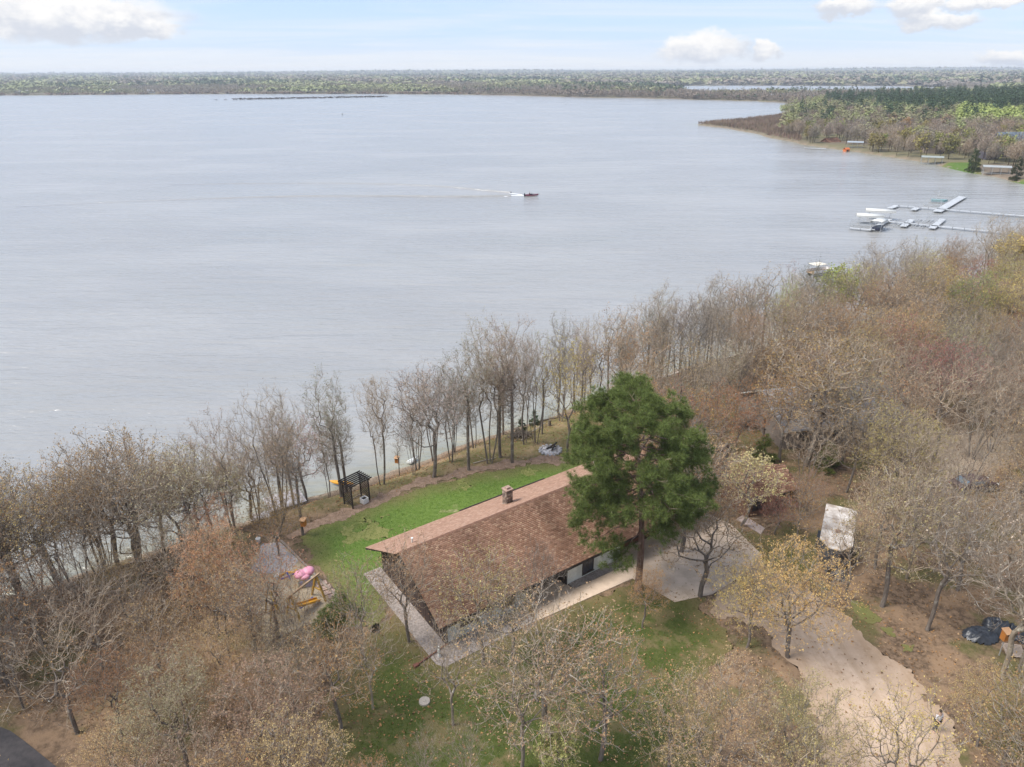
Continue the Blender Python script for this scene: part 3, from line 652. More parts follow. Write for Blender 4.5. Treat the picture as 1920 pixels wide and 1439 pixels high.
for i in range(54):
    row, k = i//18, i % 18
    if lg is None: lg = MB().tube((0, -.3, 0), (0, .3, 0), .12, .11, 8).build('log', mat('firewood', (.07, .045, .035), .95, (.14, .09, .065), 5), wp); o = lg
    else: o = link('log', lg.data, wp)
    o.location = (-2.1+k*.24+.1*(row % 2)+r5.normal(0, .02), r5.normal(0, .05), .12+row*.2); o.rotation_euler = (r5.normal(0, .06), 0, r5.normal(0, .12))
p = at(796, 1317); MB().tube((p[0], p[1], 4.0), (p[0], p[1], 4.14), .38, .36, 22).tube((p[0], p[1], 4.14), (p[0], p[1], 4.18), .1, .09, 10).build('well_lid', mat('well_concrete', (.42, .37, .32), .9, (.34, .30, .26), 3)); tag(bpy.data.objects['well_lid'], 'round concrete well lid in the front lawn', 'well lid')
# ------------------------------------------------------------------ play area
M_SAND = mat('sand', (.42, .34, .24), 1, (.33, .265, .18), 1.1, bump=.4); M_PGRAV = mat('play_gravel', (.44, .40, .39), 1, (.30, .27, .26), 5, bump=.7)
PLAY = np.array(P2([(500, 1018), (527, 1017), (640, 1131), (600, 1165), (540, 1190), (500, 1170), (462, 1095), (475, 1050)]))
tag(sheet('play_sand', PLAY, .035, [M_SAND], .3, .25, 1.2, 9), kind='structure')
tag(sheet('play_gravel', np.array(P2([(492, 1022), (527, 1019), (560, 1052), (545, 1072), (505, 1078), (470, 1072)])), .05, [M_PGRAV], .25, .15, 1.0, 10), kind='structure')
e = empty('timber_edging', (0, 0, 0)); tag(e, 'timber edging along the lawn side of the play area', 'edging')
q = [at(527, 1016), at(560, 1049), at(598, 1088), at(642, 1132), at(620, 1152)]
for a_, b_ in zip(q[:-1], q[1:]): d_ = norm(b_-a_)*.02; MB().bar((a_+d_)+[0, 0, .1], (b_-d_)+[0, 0, .1], .16, .2).build('timber', M_TIMBER, e)
e = empty('stone_steps', (0, 0, 0)); tag(e, 'pinkish slab steps between lawn and play area', 'steps')
MPK = mat('pink_slab', (.42, .30, .25), .95, (.34, .24, .2), 3)
for i in range(5):
    p = at(606+i*7.5, 1096+i*8); MB().bar((p[0]-.5, p[1]-.25, 4.06+.02*i), (p[0]+.25, p[1]+.2, 4.06+.02*i), .5, .12).build('slab', MPK, e)
M_YEL = mat('yellow_wood', (.42, .27, .05), .7, (.38, .2, .03), 4, stretch=(1, 1, 4)); M_YEL2 = mat('yellow_plastic', (.68, .34, .03), .45, (.6, .28, .03), 1)
M_TAN = mat('tan_beam', (.42, .29, .18), .8)
A_ = at(551, 1160); B_ = at(598, 1122); ps = empty('play_set', (0, 0, 0)); tag(ps, 'wooden swing frame on yellow posts with an orange slide', 'play set')
ax = norm((B_-A_)*np.array([1, 1, 0])); nx_ = np.array([-ax[1], ax[0], 0])
hgt = np.array([0, 0, 2.1])
for e0 in (A_, B_):
    for s in (-.75, .75): MB().bar(e0+nx_*s, e0+hgt+nx_*s*.1, .13, .13).build('post', M_YEL, ps)
    MB().bar(e0+nx_*-.45+hgt*.45, e0+nx_*.45+hgt*.45, .08, .1).build('brace', M_YEL, ps)
MB().bar(A_-ax*.35+hgt+[0, 0, .07], B_+ax*.35+hgt+[0, 0, .07], .12, .14).build('beam', M_TAN, ps)
for f in (.35, .7):
    c = A_+(B_-A_)*f; b = MB()
    for s in (-.2, .2): b.tube(c+ax*s+hgt, c+ax*s+[0, 0, .5], .015, n=5)
    sw = b.build('rope', M_METAL, ps); MB().bar(c-ax*.25+[0, 0, .47], c+ax*.25+[0, 0, .47], .2, .05).build('seat', mat('swing_seat', (.08, .10, .35), .5), ps)
s0 = A_+hgt*.62-nx_*.1; s1 = s0+ax*2.3-nx_*.25; s1[2] = 4.25; b = MB(); sn = norm(np.cross(norm(s1-s0), np.array([0, 0, 1.])))
for i in range(8):
    f0, f1 = i/8, (i+1)/8; g = lambda f: s0+(s1-s0)*f+np.array([0, 0, -.25*math.sin(math.pi*f)*(1-f)])
    b.bar(g(f0), g(f1), .42, .05)
    for s in (-1, 1): b.bar(g(f0)+sn*.22*s+[0, 0, .07], g(f1)+sn*.22*s+[0, 0, .07], .04, .16)
b.build('slide', M_YEL2, ps)
p1, p2 = at(512, 1170), at(525, 1195)
fr2 = empty('climbing_frame', (0, 0, 0)); tag(fr2, 'yellow timber climbing frame left of the swing frame', 'climbing frame')
for c in (at(511, 1148), at(520, 1172)):
    for s in (-.5, .5): MB().bar(c+np.array([s, s*.3, -.1]), c+np.array([s*.3, 0, 2.0]), .11, .11).build('post', M_YEL, fr2)
MB().bar(at(511, 1148)+[0, 0, 2.02], at(520, 1172)+[0, 0, 2.02], .1, .1).build('beam', M_YEL, fr2)
for k in range(4): c0, c1_ = at(511, 1148), at(520, 1172); MB().bar(c0+[.4-.1*k, 0, .4+k*.4], c1_+[.4-.1*k, 0, .4+k*.4], .06, .06).build('rung', M_YEL, fr2)
ph = empty('playhouse', (*at(573, 1095)[:2], 4.04), .4); tag(ph, 'small playhouse with puffy pink roof and lilac door', 'playhouse')
M_PINK = mat('pink_plastic', (.70, .34, .42), .5, (.62, .24, .34), 5); M_LIL = mat('lilac_plastic', (.42, .40, .58), .5); M_CRM = mat('cream_plastic', (.58, .55, .42), .5)
MB().box(-.62, .62, -.5, .5, 0, .85, .04).build('body', M_CRM, ph)
MB().ball((-.28, 0, 1.0), .52, 14, (1, 1, .62)).build('roof', M_PINK, ph, True); MB().ball((.36, .12, 1.06), .5, 14, (1, 1, .62)).build('roof', M_PINK, ph, True); MB().ball((.0, -.3, .92), .42, 14, (1, .9, .5)).build('roof', M_PINK, ph, True)
MB().box(-.05, .5, -.56, -.502, .03, .8).build('door', M_LIL, ph); MB().box(-.5, -.2, -.545, -.502, .35, .65).build('window', M_LIL, ph)
ch_ = empty('toy_chair', (*at(541, 1083)[:2], 4.05), .6); tag(ch_, 'blue tubular toy frame lying on the sand', 'toy')
MBL = mat('blue_tube', (.05, .07, .42), .45); b = MB(); b.tube((-.6, 0, .05), (.6, .1, .05), .04).tube((0, -.4, .05), (.05, .5, .08), .04).tube((.05, .5, .08), (-.2, .75, .1), .04).tube((.0, 0, .05), (.0, .05, .5), .035); b.build('frame', MBL, ch_)
hb_ = MB(); pts = [at(x, y, 4.12) for x, y in [(521, 1082), (528, 1078), (536, 1073), (545, 1073), (552, 1074), (556, 1069)]]
for a_, b_ in zip(pts[:-1], pts[1:]): hb_.tube(a_, b_, .09, n=7)
tag(hb_.build('play_tube', M_YEL2), 'curved orange play tube lying behind the blue toy frame', 'toy')
for x, y, lab in ((519, 1087, 'white plastic pail at the left of the play sand'), (485, 1018, 'white bucket at the top corner of the play gravel')):
    p = at(x, y); e = empty('bucket', (p[0], p[1], 4.04)); tag(e, lab, 'bucket'); MB().tube((0, 0, 0), (0, 0, .42), .17, .22, 14).build('pail', M_WHITE, e); MB().tube((0, 0, .40), (0, 0, .425), .225, .225, 14).build('rim', M_WHITE, e)
e = empty('toy_slide', (*at(437, 1064)[:2], 4.0), 2.2); tag(e, 'small yellow toy slide under the trees left of the play area', 'toy')
b = MB(); [b.bar((-.55+.16*i, 0, .75-.1*i), (-.39+.16*i, 0, .65-.1*i), .4, .05) for i in range(7)]; b.build('chute', M_YEL2, e); b = MB(); [b.bar((-.9, s, 0), (-.55, s, .8), .06, .06) for s in (-.18, .18)]; [b.bar((-.85+.09*k, -.2, .15+.2*k), (-.85+.09*k, .2, .15+.2*k), .05, .05) for k in range(3)]; b.build('ladder', M_YEL2, e)
# platform sections and kayak on the shore
sp = at(534, 937, .8); e = empty('shore_platform', (sp[0], sp[1], .75), math.radians(32)); tag(e, 'pale plank dock platform drawn up on the shore behind the trees', 'dock platform')
M_PLK = mat('pale_planks', (.50, .47, .47), .9, (.40, .37, .37), 2, stretch=(1, 4, 1))
for i in range(14): MB().box(-1.9, 1.9, -1.5+i*.215, -1.5+i*.215+.195, 0, .05).build('plank', M_PLK, e)
for s in (-1.7, 0, 1.7): MB().box(s-.05, s+.05, -1.45, 1.45, -.16, -.003).build('joist', M_TIMBER, e)
for sx in (-1.7, 1.7):
    for sy in (-1.35, 1.35): MB().tube((sx, sy, -1.3), (sx, sy, -.163), .05).build('leg', M_METAL, e)
sp = at(487, 962, 1.0); e = empty('dock_section', (sp[0], sp[1], .6), math.radians(20)); tag(e, 'grey dock section lying at the water edge left of the pale platform', 'dock section')
for i in range(7): MB().box(-1.0, 1.0, -.6+i*.18, -.6+i*.18+.16, 0, .05).build('plank', M_PLK, e)
kp = at(640, 904, .5); e = empty('kayak', (kp[0], kp[1], .38), math.radians(-12)); tag(e, 'yellow kayak drawn up at the water edge left of the pergola', 'kayak')
bm = bmesh.new(); rings = []
for i in range(13):
    f = i/12*2-1; w = .34*(1-abs(f)**2.4)+.01; h_ = .18*(1-abs(f)**3)+.02
    rings.append([bm.verts.new((f*1.5, w*math.cos(a), h_*math.sin(a)+.12*f*f)) for a in np.linspace(0, 2*math.pi, 11)[:-1]])
for a_, b_ in zip(rings[:-1], rings[1:]):
    for k in range(10): bm.faces.new((a_[k], a_[(k+1) % 10], b_[(k+1) % 10], b_[k]))
me = bpy.data.meshes.new('hull'); bm.to_mesh(me); bm.free(); me.materials.append(M_YEL2); link('hull', me, e); MB().tube((-.1, 0, .15), (-.1, 0, .2), .26, .24, 12).build('cockpit', M_DARK, e)
p = at(775, 862, .3); e = empty('rowboat', (p[0], p[1], .25), 1.0); tag(e, 'small white boat upturned at the shore behind the brown bush tree', 'boat')
bm = bmesh.new(); rings = []
for i in range(9):
    f = i/8; w = .6*(1-f**2.2)+.02
    rings.append([bm.verts.new((f*3-1.5, w*math.cos(a), .42*(1-.4*f**3)*math.sin(a))) for a in np.linspace(0, math.pi, 7)])
for a_, b_ in zip(rings[:-1], rings[1:]):
    for k in range(6): bm.faces.new((a_[k], a_[k+1], b_[k+1], b_[k]))
bm.faces.new(rings[0]); me = bpy.data.meshes.new('hull'); bm.to_mesh(me); bm.free(); me.materials.append(M_WHITE); link('hull', me, e); e.scale = (.6, .6, .6); MB().bar((-1.5, 0, .44), (1.4, 0, .3), .06, .05).build('keel', M_METAL, e)
# ------------------------------------------------------------------ neighbours on the right
def gable_house(name, origin, rz, L, Wd, ez, rz_, over, wallm, roofm, cols, label, chim=None, wins=(), course=.3, tab=.5, cat='house', fascia=None):
    e = empty(name, origin, rz); tag(e, label, cat); r_ = np.random.default_rng(int(L*10))
    b = MB(); b.box(0, L, 0, Wd, -.2, ez-.05); m_ = Wd/2
    b.poly([(0.001, 0, ez-.05), (0.001, Wd, ez-.05), (0.001, m_, rz_-.2)]); b.poly([(L-.001, 0, ez-.05), (L-.001, m_, rz_-.2), (L-.001, Wd, ez-.05)]); b.build('wall', wallm, e)
    k = (rz_-ez)/(m_+over); ee = ez
    b = MB(); b.poly([(-over, -over, ee-.03), (L+over, -over, ee-.03), (L+over, m_, rz_-.03), (-over, m_, rz_-.03)], .14); b.poly([(-over, m_+.003, rz_-.03), (L+over, m_+.003, rz_-.03), (L+over, Wd+over, ee-.03), (-over, Wd+over, ee-.03)], .14); rf = b.build('roof', fascia or wallm, e)
    o = roof_slope('shingles', rf, [M_SHING], (-over, -over-.04, ee-.02), (L+over, -over-.04, ee-.02), (L+over, m_, rz_), (-over, m_, rz_), course, tab, cols, r_)
    o = roof_slope('shingles', rf, [M_SHING], (-over, Wd+over+.04, ee-.02), (L+over, Wd+over+.04, ee-.02), (L+over, m_, rz_), (-over, m_, rz_), course, tab, cols, r_)
    if chim:
        x, y, h_ = chim; c = MB().box(x, x+.8, y, y+.8, ez, rz_+h_).build('chimney', M_STUCCO, e); stones('stones', c, x, x+.8, y, y+.8, rz_-.6, rz_+h_-.02, r_, .25, ((.55, .48, .43), (.42, .36, .33), (.62, .58, .55), (.5, .42, .38))); MB().box(x-.08, x+.88, y-.08, y+.88, rz_+h_, rz_+h_+.12).build('chimney_cap', M_CONC, c)
    for (x0, x1, z0, z1) in wins: window(e, 'window', x0, x1, -.004, z0, z1)
    return e
GC = [(.36, .36, .385), (.31, .31, .33), (.41, .41, .43), (.27, .27, .285)]
h0 = at(1458, 812, 6.4); gable_house('lake_house', (h0[0]+1.0, h0[1]+.6, 4.0), math.radians(12), 15, 9.5, 2.5, 5.2, .5, mat('taupe_siding', (.27, .225, .195), .85, (.22, .18, .155), 2, stretch=(1, 1, 8)), None, GC, 'large grey-roofed house hidden behind orange-budded oaks on the right', (9.2, 5.3, .7), ((2, 3.4, .9, 2.0), (6, 7.5, .9, 2.0), (11, 12.4, .9, 2.0)), .28, .42, fascia=M_WHITE)
CC = [(.23, .125, .085), (.28, .16, .11), (.19, .10, .07), (.33, .20, .14)]
cb_ = at(1398, 972); e = gable_house('cabin', (cb_[0], cb_[1], 4.0), math.radians(20), 5.2, 4.2, 2.2, 3.5, .35, mat('cabin_boards', (.22, .12, .075), .85, (.15, .085, .06), 2.5, stretch=(7, 7, .7)), None, CC, 'brown-roofed wooden cabin among shrubs right of the driveway', None, ((.6, 1.9, .7, 1.7),), .25, .35, 'cabin', fascia=M_BROWN)
MB().box(3.2, 4.3, -.05, -.005, -.1, 1.95).build('door', M_BROWN, e)
b = MB(); b.poly([(*at(x, y, 4)[:2], 4.09) for x, y in [(1381, 975), (1393, 967), (1434, 992), (1426, 1003)]][::-1], .12); tag(b.build('cabin_pad', mat('pink_concrete', (.46, .37, .33), .95, (.36, .29, .27), 2)), kind='structure')
# V-nosed cargo trailer
tn, tb = at(1566, 1030, 6.5), at(1578, 951, 6.5); d_ = norm((tn-tb)*np.array([1, 1, 0])); tl = np.linalg.norm((tn-tb)[:2])
tr = empty('cargo_trailer', (*((tn+tb)/2)[:2], 4.0), math.atan2(d_[1], d_[0])); tag(tr, 'charcoal cargo trailer with pointed nose and weathered white roof', 'trailer')
M_CHR = mat('charcoal_panel', (.055, .06, .072), .45, (.04, .044, .052), 1.5); M_WRF = mat('weathered_white_roof', (.60, .56, .52), .85, (.30, .25, .21), 1.3, detail=8)
hl, hw = tl/2, 1.22; fp = [(-hl, -hw), (hl-1.1, -hw), (hl, -.45), (hl, .45), (hl-1.1, hw), (-hl, hw)]
b = MB(); b.poly([(x, y, 2.42) for x, y in fp], 1.9); b.build('body', M_CHR, tr)
b = MB(); b.poly([(x*1.012, y*1.03, 2.50) for x, y in fp], .075); b.build('roof', M_WRF, tr)
MB().box(.55, .95, -.2, .2, 2.503, 2.60, .02).build('roof_vent', mat('brown_vent', (.20, .13, .10), .8), tr)
for x in (-hl*.35, -hl*.35+1.9):
    MB().box(x-.012, x+.012, -hw*.99, hw*.99, 2.502, 2.512).build('roof_seam', mat('seam', (.25, .22, .2), .8), tr)
for s in (-1, 1):
    for x in (-.9, .0): w = MB(); w.tube((x, s*(hw+.02), .36), (x, s*(hw+.24), .36), .36, n=18); wh = w.build('wheel', mat('tyre', (.02, .02, .02), .9), tr); MB().tube((x, s*(hw+.241), .36), (x, s*(hw+.25), .36), .2, n=14).build('rim', M_METAL, wh)
    MB().box(-1.4, .5, s*(hw+.13)-.14, s*(hw+.13)+.14, .78, .84).build('fender', M_CHR, tr)
MB().bar((hl-.6, -.7, .45), (hl+1.2, 0, .45), .08, .12).bar((hl-.6, .7, .45), (hl+1.2, .0, .45), .08, .12).tube((hl+.9, 0, 0), (hl+.9, 0, .85), .05).build('tongue', M_CHR, tr)
MB().box(-hl*.3, -hl*.3+.8, -hw-.03, -hw-.002, .6, 2.25).build('side_door', M_CHR, tr)
def tarp_heap(px_, py_, sx, sy, h_, seed, label, parts=1):
    p = at(px_, py_); n = 26; r_ = np.random.default_rng(seed); u_, v2_ = np.meshgrid(np.linspace(-1, 1, n), np.linspace(-1, 1, n), indexing='ij'); d = np.sqrt(u_**2+v2_**2)
    z = h_*np.clip(1-d**2.2, 0, 1)**.7*(.75+.35*wob(u_*4+seed, v2_*4, 1.6, seed))+.05*wob(u_*9, v2_*9, .8, seed)*(d < 1); k = np.arange(n*n).reshape(n, n)
    q = np.stack([k[:-1, :-1], k[1:, :-1], k[1:, 1:], k[:-1, 1:]], -1).reshape(-1, 4); ok = (d.ravel()[q] < 1.03).all(1)
    o = link('tarp', npmesh('tarp', np.c_[(p[0]+u_*sx).ravel(), (p[1]+v2_*sy).ravel(), (4.02+np.maximum(z, .01)).ravel()], [q[ok]], [M_TARP], smooth=True)); return tag(o, label, 'tarp')
M_TARP = mat('black_tarp', (.022, .026, .034), .38, (.05, .056, .068), 2.5, bump=.5, bscale=5, spec=.5)
tarp_heap(1838, 1194, 1.3, .9, .75, 2, 'left black tarp heap on the right slope behind the nest box pole'); tarp_heap(1868, 1180, .95, 1.0, 1.05, 5, 'taller blue-black tarp heap beside the nest box pole'); tarp_heap(1903, 1192, .6, .9, .8, 9, 'narrow black tarp heap above the wooden pallet')
tarp_heap(1573, 1082, .8, .7, .7, 4, 'black tarp heap in front of the trailer nose')
pl = at(1900, 1224); e = empty('pallet', (pl[0], pl[1], 4.12), math.radians(-12)); e.rotation_euler = (.16, 0, math.radians(-12)); tag(e, 'bleached wooden pallet lying on the right slope below the tarps', 'pallet')
M_PAL = mat('pallet_wood', (.50, .41, .34), .9, (.40, .32, .26), 3, stretch=(1, 5, 1))
for i in range(9): MB().box(-.62, .62, -.56+i*.127, -.56+i*.127+.085, .1, .125).build('slat', M_PAL, e)
for x in (-.58, 0, .58): MB().box(x-.04, x+.04, -.56, .56, 0, .098).build('bearer', M_PAL, e)
# parked car
cp = at(1822, 918); car = empty('parked_car', (cp[0], cp[1], 4.0), math.radians(12)); tag(car, 'dark maroon car with blue reflection tinted into its windscreen parked under the bare trees', 'car')
M_CAR = mat('maroon_paint', (.07, .035, .038), .3, (.06, .03, .033), 1, spec=.6); M_CGL = mat('car_glass', (.10, .15, .20), .35, (.12, .18, .23), 1, spec=.5)  # car glass: the blue windscreen reflection is put into the base colour
prof = [(-2.2, .35), (-2.2, .85), (-1.6, .98), (-1.15, 1.40), (.35, 1.42), (1.05, .98), (2.0, .86), (2.25, .6), (2.25, .35)]
bm = bmesh.new(); Lf = [bm.verts.new((x, -.86+(.13 if z > 1.1 else 0), z)) for x, z in prof]; Rf = [bm.verts.new((x, .86-(.13 if z > 1.1 else 0), z)) for x, z in prof]
bm.faces.new(Lf); bm.faces.new(Rf[::-1])
for i in range(len(prof)): j = (i+1) % len(prof); bm.faces.new((Lf[j], Lf[i], Rf[i], Rf[j]))
bmesh.ops.bevel(bm, geom=bm.edges[:], offset=.06, segments=2, affect='EDGES'); bmesh.ops.recalc_face_normals(bm, faces=bm.faces[:]); me = bpy.data.meshes.new('body'); bm.to_mesh(me); bm.free(); me.materials.append(M_CAR); link('body', me, car)
b = MB(); b.poly([(.98, -.72, 1.045), (.98, .72, 1.045), (.40, .62, 1.40), (.40, -.62, 1.40)], .02); b.build('windscreen', M_CGL, car); b = MB(); b.poly([(-1.56, .7, 1.04), (-1.56, -.7, 1.04), (-1.18, -.62, 1.40), (-1.18, .62, 1.40)], .02); b.build('rear_window', M_CGL, car)
for s in (-1, 1):
    b = MB(); b.box(-1.05, .35, s*.80-.035, s*.80+.035, 1.02, 1.32); b.build('side_window', M_CGL, car)
    for x in (-1.4, 1.4): w = MB().tube((x, s*.7, .33), (x, s*.89, .33), .33, n=18).build('wheel', mat('car_tyre', (.02, .02, .02), .9), car); MB().tube((x, s*.891, .33), (x, s*.9, .33), .19, n=14).build('rim', M_METAL, w)
    MB().ball((2.22, s*.62, .68), .11, 10, (.5, 1.4, .8)).build('headlight', M_WHITE, car); MB().ball((-2.2, s*.66, .75), .1, 10, (.4, 1.4, .9)).build('tail_light', mat('tail', (.4, .02, .02), .4), car)
# ------------------------------------------------------------------ people
M_SKIN = mat('skin', (.50, .33, .25), .6, (.46, .30, .22), 3); M_HAIR = mat('hair', (.05, .035, .025), .8)
def skinned(name, pts, edges, rad, m, parent, root=0, sub=2):
    me = bpy.data.meshes.new(name); me.from_pydata([tuple(p) for p in pts], edges, []); me.update(); o = link(name, me, parent); me.materials.append(m)
    md = o.modifiers.new('skin', 'SKIN'); md.use_smooth_shade = True
    for i, rr_ in enumerate(rad): me.skin_vertices[0].data[i].radius = (rr_, rr_) if not isinstance(rr_, tuple) else rr_
    for i in range(len(pts)): me.skin_vertices[0].data[i].use_root = (i == root)
    s = o.modifiers.new('subdivision', 'SUBSURF'); s.levels = sub; s.render_levels = sub; return o
def person(loc, rz, shirt, trousers, label, seated=False):
    e = empty('person', loc, rz); tag(e, label, 'person'); hp = .93 if not seated else .0
    kn = [(-.11, .03, .50), (.11, -.02, .50)] if not seated else [(-.12, .42, .02), (.12, .42, .02)]
    an = [(-.12, -.02, .09), (.13, -.04, .09)] if not seated else [(-.12, .46, -.40), (.12, .46, -.40)]
    toe = [(-.13, .16, .045), (.15, .14, .045)] if not seated else [(-.12, .64, -.44), (.12, .64, -.44)]
    z = lambda q: q+hp-.93
    P_ = [(0, 0, z(.95)), (0, .01, z(1.15)), (0, 0, z(1.40)), (0, .0, z(1.52)), (0, .02, z(1.62)), (0, .02, z(1.74)), (-.19, 0, z(1.42)), (-.26, .04, z(1.15)), (-.20, .26, z(1.08)), (-.19, .33, z(1.08)), (.19, 0, z(1.42)), (.26, .04, z(1.15)), (.20, .26, z(1.08)), (.19, .33, z(1.08)),
          (-.10, 0, z(.92)), kn[0], an[0], toe[0], (.10, 0, z(.92)), kn[1], an[1], toe[1]]
    E_ = [(0, 1), (1, 2), (2, 3), (3, 4), (4, 5), (2, 6), (6, 7), (7, 8), (8, 9), (2, 10), (10, 11), (11, 12), (12, 13), (0, 14), (14, 15), (15, 16), (16, 17), (0, 18), (18, 19), (19, 20), (20, 21)]
    R__ = [.13, .125, .13, .055, .085, .075, .06, .045, .034, .036, .06, .045, .034, .036, .085, .06, .042, .045, .085, .06, .042, .045]
    skinned('body', P_, E_, R__, M_SKIN, e)
    si = [0, 1, 2, 6, 7, 10, 11]; mp = {k: i for i, k in enumerate(si)}
    skinned('shirt', [P_[k] for k in si], [(mp[a], mp[b_]) for a, b_ in E_ if a in mp and b_ in mp], [R__[k]*1.2+.012 for k in si], shirt, e)
    ti = [0, 14, 15, 16, 18, 19, 20]; mp = {k: i for i, k in enumerate(ti)}
    skinned('trousers', [P_[k] for k in ti], [(mp[a], mp[b_]) for a, b_ in E_ if a in mp and b_ in mp], [R__[k]*1.2+.010 for k in ti], trousers, e)
    MB().ball((0, -.005, z(1.72)), .105, 14, (.95, 1.05, 1.0)).build('hair', M_HAIR, e, True)
    MB().ball((0, .118, z(1.66)), .018, 8, (.8, 1, 1.4)).build('nose', M_SKIN, e, True)
    return e
pp_ = at(1752, 1372); person((pp_[0], pp_[1], 4.03), math.radians(200), mat('white_shirt', (.72, .72, .76), .85), mat('dark_trousers', (.04, .035, .035), .9), 'person in a white top and dark trousers standing on the dirt driveway')
# ------------------------------------------------------------------ the boat and its wake
bt = at(997, 368.5, 0); boat = empty('fishing_boat', (bt[0], bt[1], .0), math.radians(10)); tag(boat, 'maroon and white fishing boat under way with a dark outboard', 'boat')
M_MAR = mat('maroon_hull', (.22, .03, .07), .35, (.18, .025, .06), 1, spec=.6); M_NAVY = mat('dark_hull', (.03, .03, .045), .4)
bm = bmesh.new(); rings = []
for i in range(11):
    f = i/10; x = -2.5+5.0*f; w = 1.0*(1-max(0, (f-.45)/.55)**2.3)+.02; top = .62+.22*f*f; ke = -.12+.5*max(0, (f-.75)/.25)**2
    rings.append([bm.verts.new((x, s*w*k, z)) for s, k, z in [(-1, 1, top), (-1, .93, top*.42), (-1, .62, ke+.08), (0, 0, ke), (1, .62, ke+.08), (1, .93, top*.42), (1, 1, top)]])
fs = []
for a_, b_ in zip(rings[:-1], rings[1:]):
    for k in range(6):
        f_ = bm.faces.new((a_[k], b_[k], b_[k+1], a_[k+1])); f_.material_index = 0 if k in (0, 5) else 1
f_ = bm.faces.new(rings[0]); f_.material_index = 2
me = bpy.data.meshes.new('hull'); bm.to_mesh(me); bm.free(); [me.materials.append(m) for m in (M_MAR, M_WHITE, M_NAVY)]; link('hull', me, boat)
b = MB(); b.poly([(-2.45, -.92, .36), (.3, -.92, .36), (.3, .92, .36), (-2.45, .92, .36)], .03); b.build('deck', mat('boat_deck', (.20, .18, .18), .9), boat)
b = MB(); b.poly([(.3, -.85, .66), (1.2, -.7, .70), (2.0, -.35, .74), (2.0, .35, .74), (1.2, .7, .70), (.3, .85, .66)], .04); b.build('bow_deck', mat('boat_bow_deck', (.12, .11, .12), .9), boat)
MB().box(-2.95, -2.52, -.28, .28, .35, 1.15, .08).box(-2.85, -2.6, -.08, .08, -.3, .35).build('outboard', M_NAVY, boat)
MB().box(-.1, .3, .1, .8, .36, .95, .03).build('console', M_NAVY, boat); b = MB(); b.poly([(.28, .12, .95), (.28, .8, .95), (.12, .76, 1.3), (.12, .16, 1.3)], .02); b.build('windscreen', M_GLASS, boat)
for x, y in ((-.7, .45), (-1.5, -.4), (1.1, 0)): s_ = MB().box(x-.25, x+.25, y-.25, y+.25, .62, .72, .03).box(x-.28, x-.2, y-.24, y+.24, .72, 1.05, .02).box(x-.05, x+.05, y-.05, y+.05, .36, .62); s_.build('seat', M_MAR, boat)
MB().bar((2.3, .1, .9), (3.0, .35, .55), .06, .06).tube((2.9, .3, .4), (2.75, .25, 1.15), .035).build('bow_motor', M_NAVY, boat)
c_, s_ = math.cos(math.radians(10)), math.sin(math.radians(10)); person((bt[0]-.7*c_-.45*s_, bt[1]-.7*s_+.45*c_, .74), math.radians(-80), M_NAVY, M_NAVY, 'person in dark clothes sitting at the console of the fishing boat', True)
def ribbon(name, pts, w0, w1, h_, m, label):
    pts = np.array(pts); n = len(pts); d_ = np.gradient(pts, axis=0); d_ = norm(d_); nn = np.c_[-d_[:, 1], d_[:, 0]]; w = np.linspace(w0, w1, n)[:, None]; hh = np.linspace(h_, h_*.35, n)
    V = np.stack([np.c_[pts-nn*w, np.full(n, .006)], np.c_[pts-nn*w*.15, hh], np.c_[pts+nn*w*.25, hh*.9], np.c_[pts+nn*w, np.full(n, .006)]], 1).reshape(-1, 3); i = np.arange(n-1)[:, None]*4
    Q = np.concatenate([i+np.array([k, k+1, k+5, k+4]) for k in range(3)]); return tag(link(name, npmesh(name, V, [Q], [m], smooth=True)), label, kind='stuff')
def curve(px_): return [tuple(at(x, y, 0)[:2]) for x, y in px_]
def smooth_pts(p, n): p = np.array(p); t0 = np.linspace(0, 1, len(p)); t1 = np.linspace(0, 1, n); return np.c_[np.interp(t1, t0, p[:, 0]), np.interp(t1, t0, p[:, 1])]
ribbon('boat_wake', smooth_pts(curve([(958, 362), (900, 356.5), (850, 351.5), (800, 348.5), (730, 345.5), (650, 344), (560, 343.8), (450, 344), (380, 345.5), (320, 347)]), 60), .6, 1.5, .46, M_WATER, 'upper arm of the boat wake')
ribbon('boat_wake', smooth_pts(curve([(958, 367.8), (900, 369), (820, 369), (740, 368), (650, 367.8), (560, 368.2), (470, 370), (350, 374), (240, 378), (120, 384), (30, 388)]), 60), .6, 1.6, .50, M_WATER, 'lower arm of the boat wake')
M_FOAM = mat('foam', (.80, .80, .80), .9, (.66, .68, .70), 2)
ribbon('foam', smooth_pts(curve([(982, 367), (972, 367), (962, 366.8), (950, 368.3), (945, 368.6)]), 12), .35, .6, .12, M_FOAM, 'white foam behind the boat'); ribbon('foam', smooth_pts(curve([(980, 366), (970, 364.5), (960, 363), (955, 362.4)]), 12), .3, .4, .12, M_FOAM, 'white foam on the far side of the boat wake')
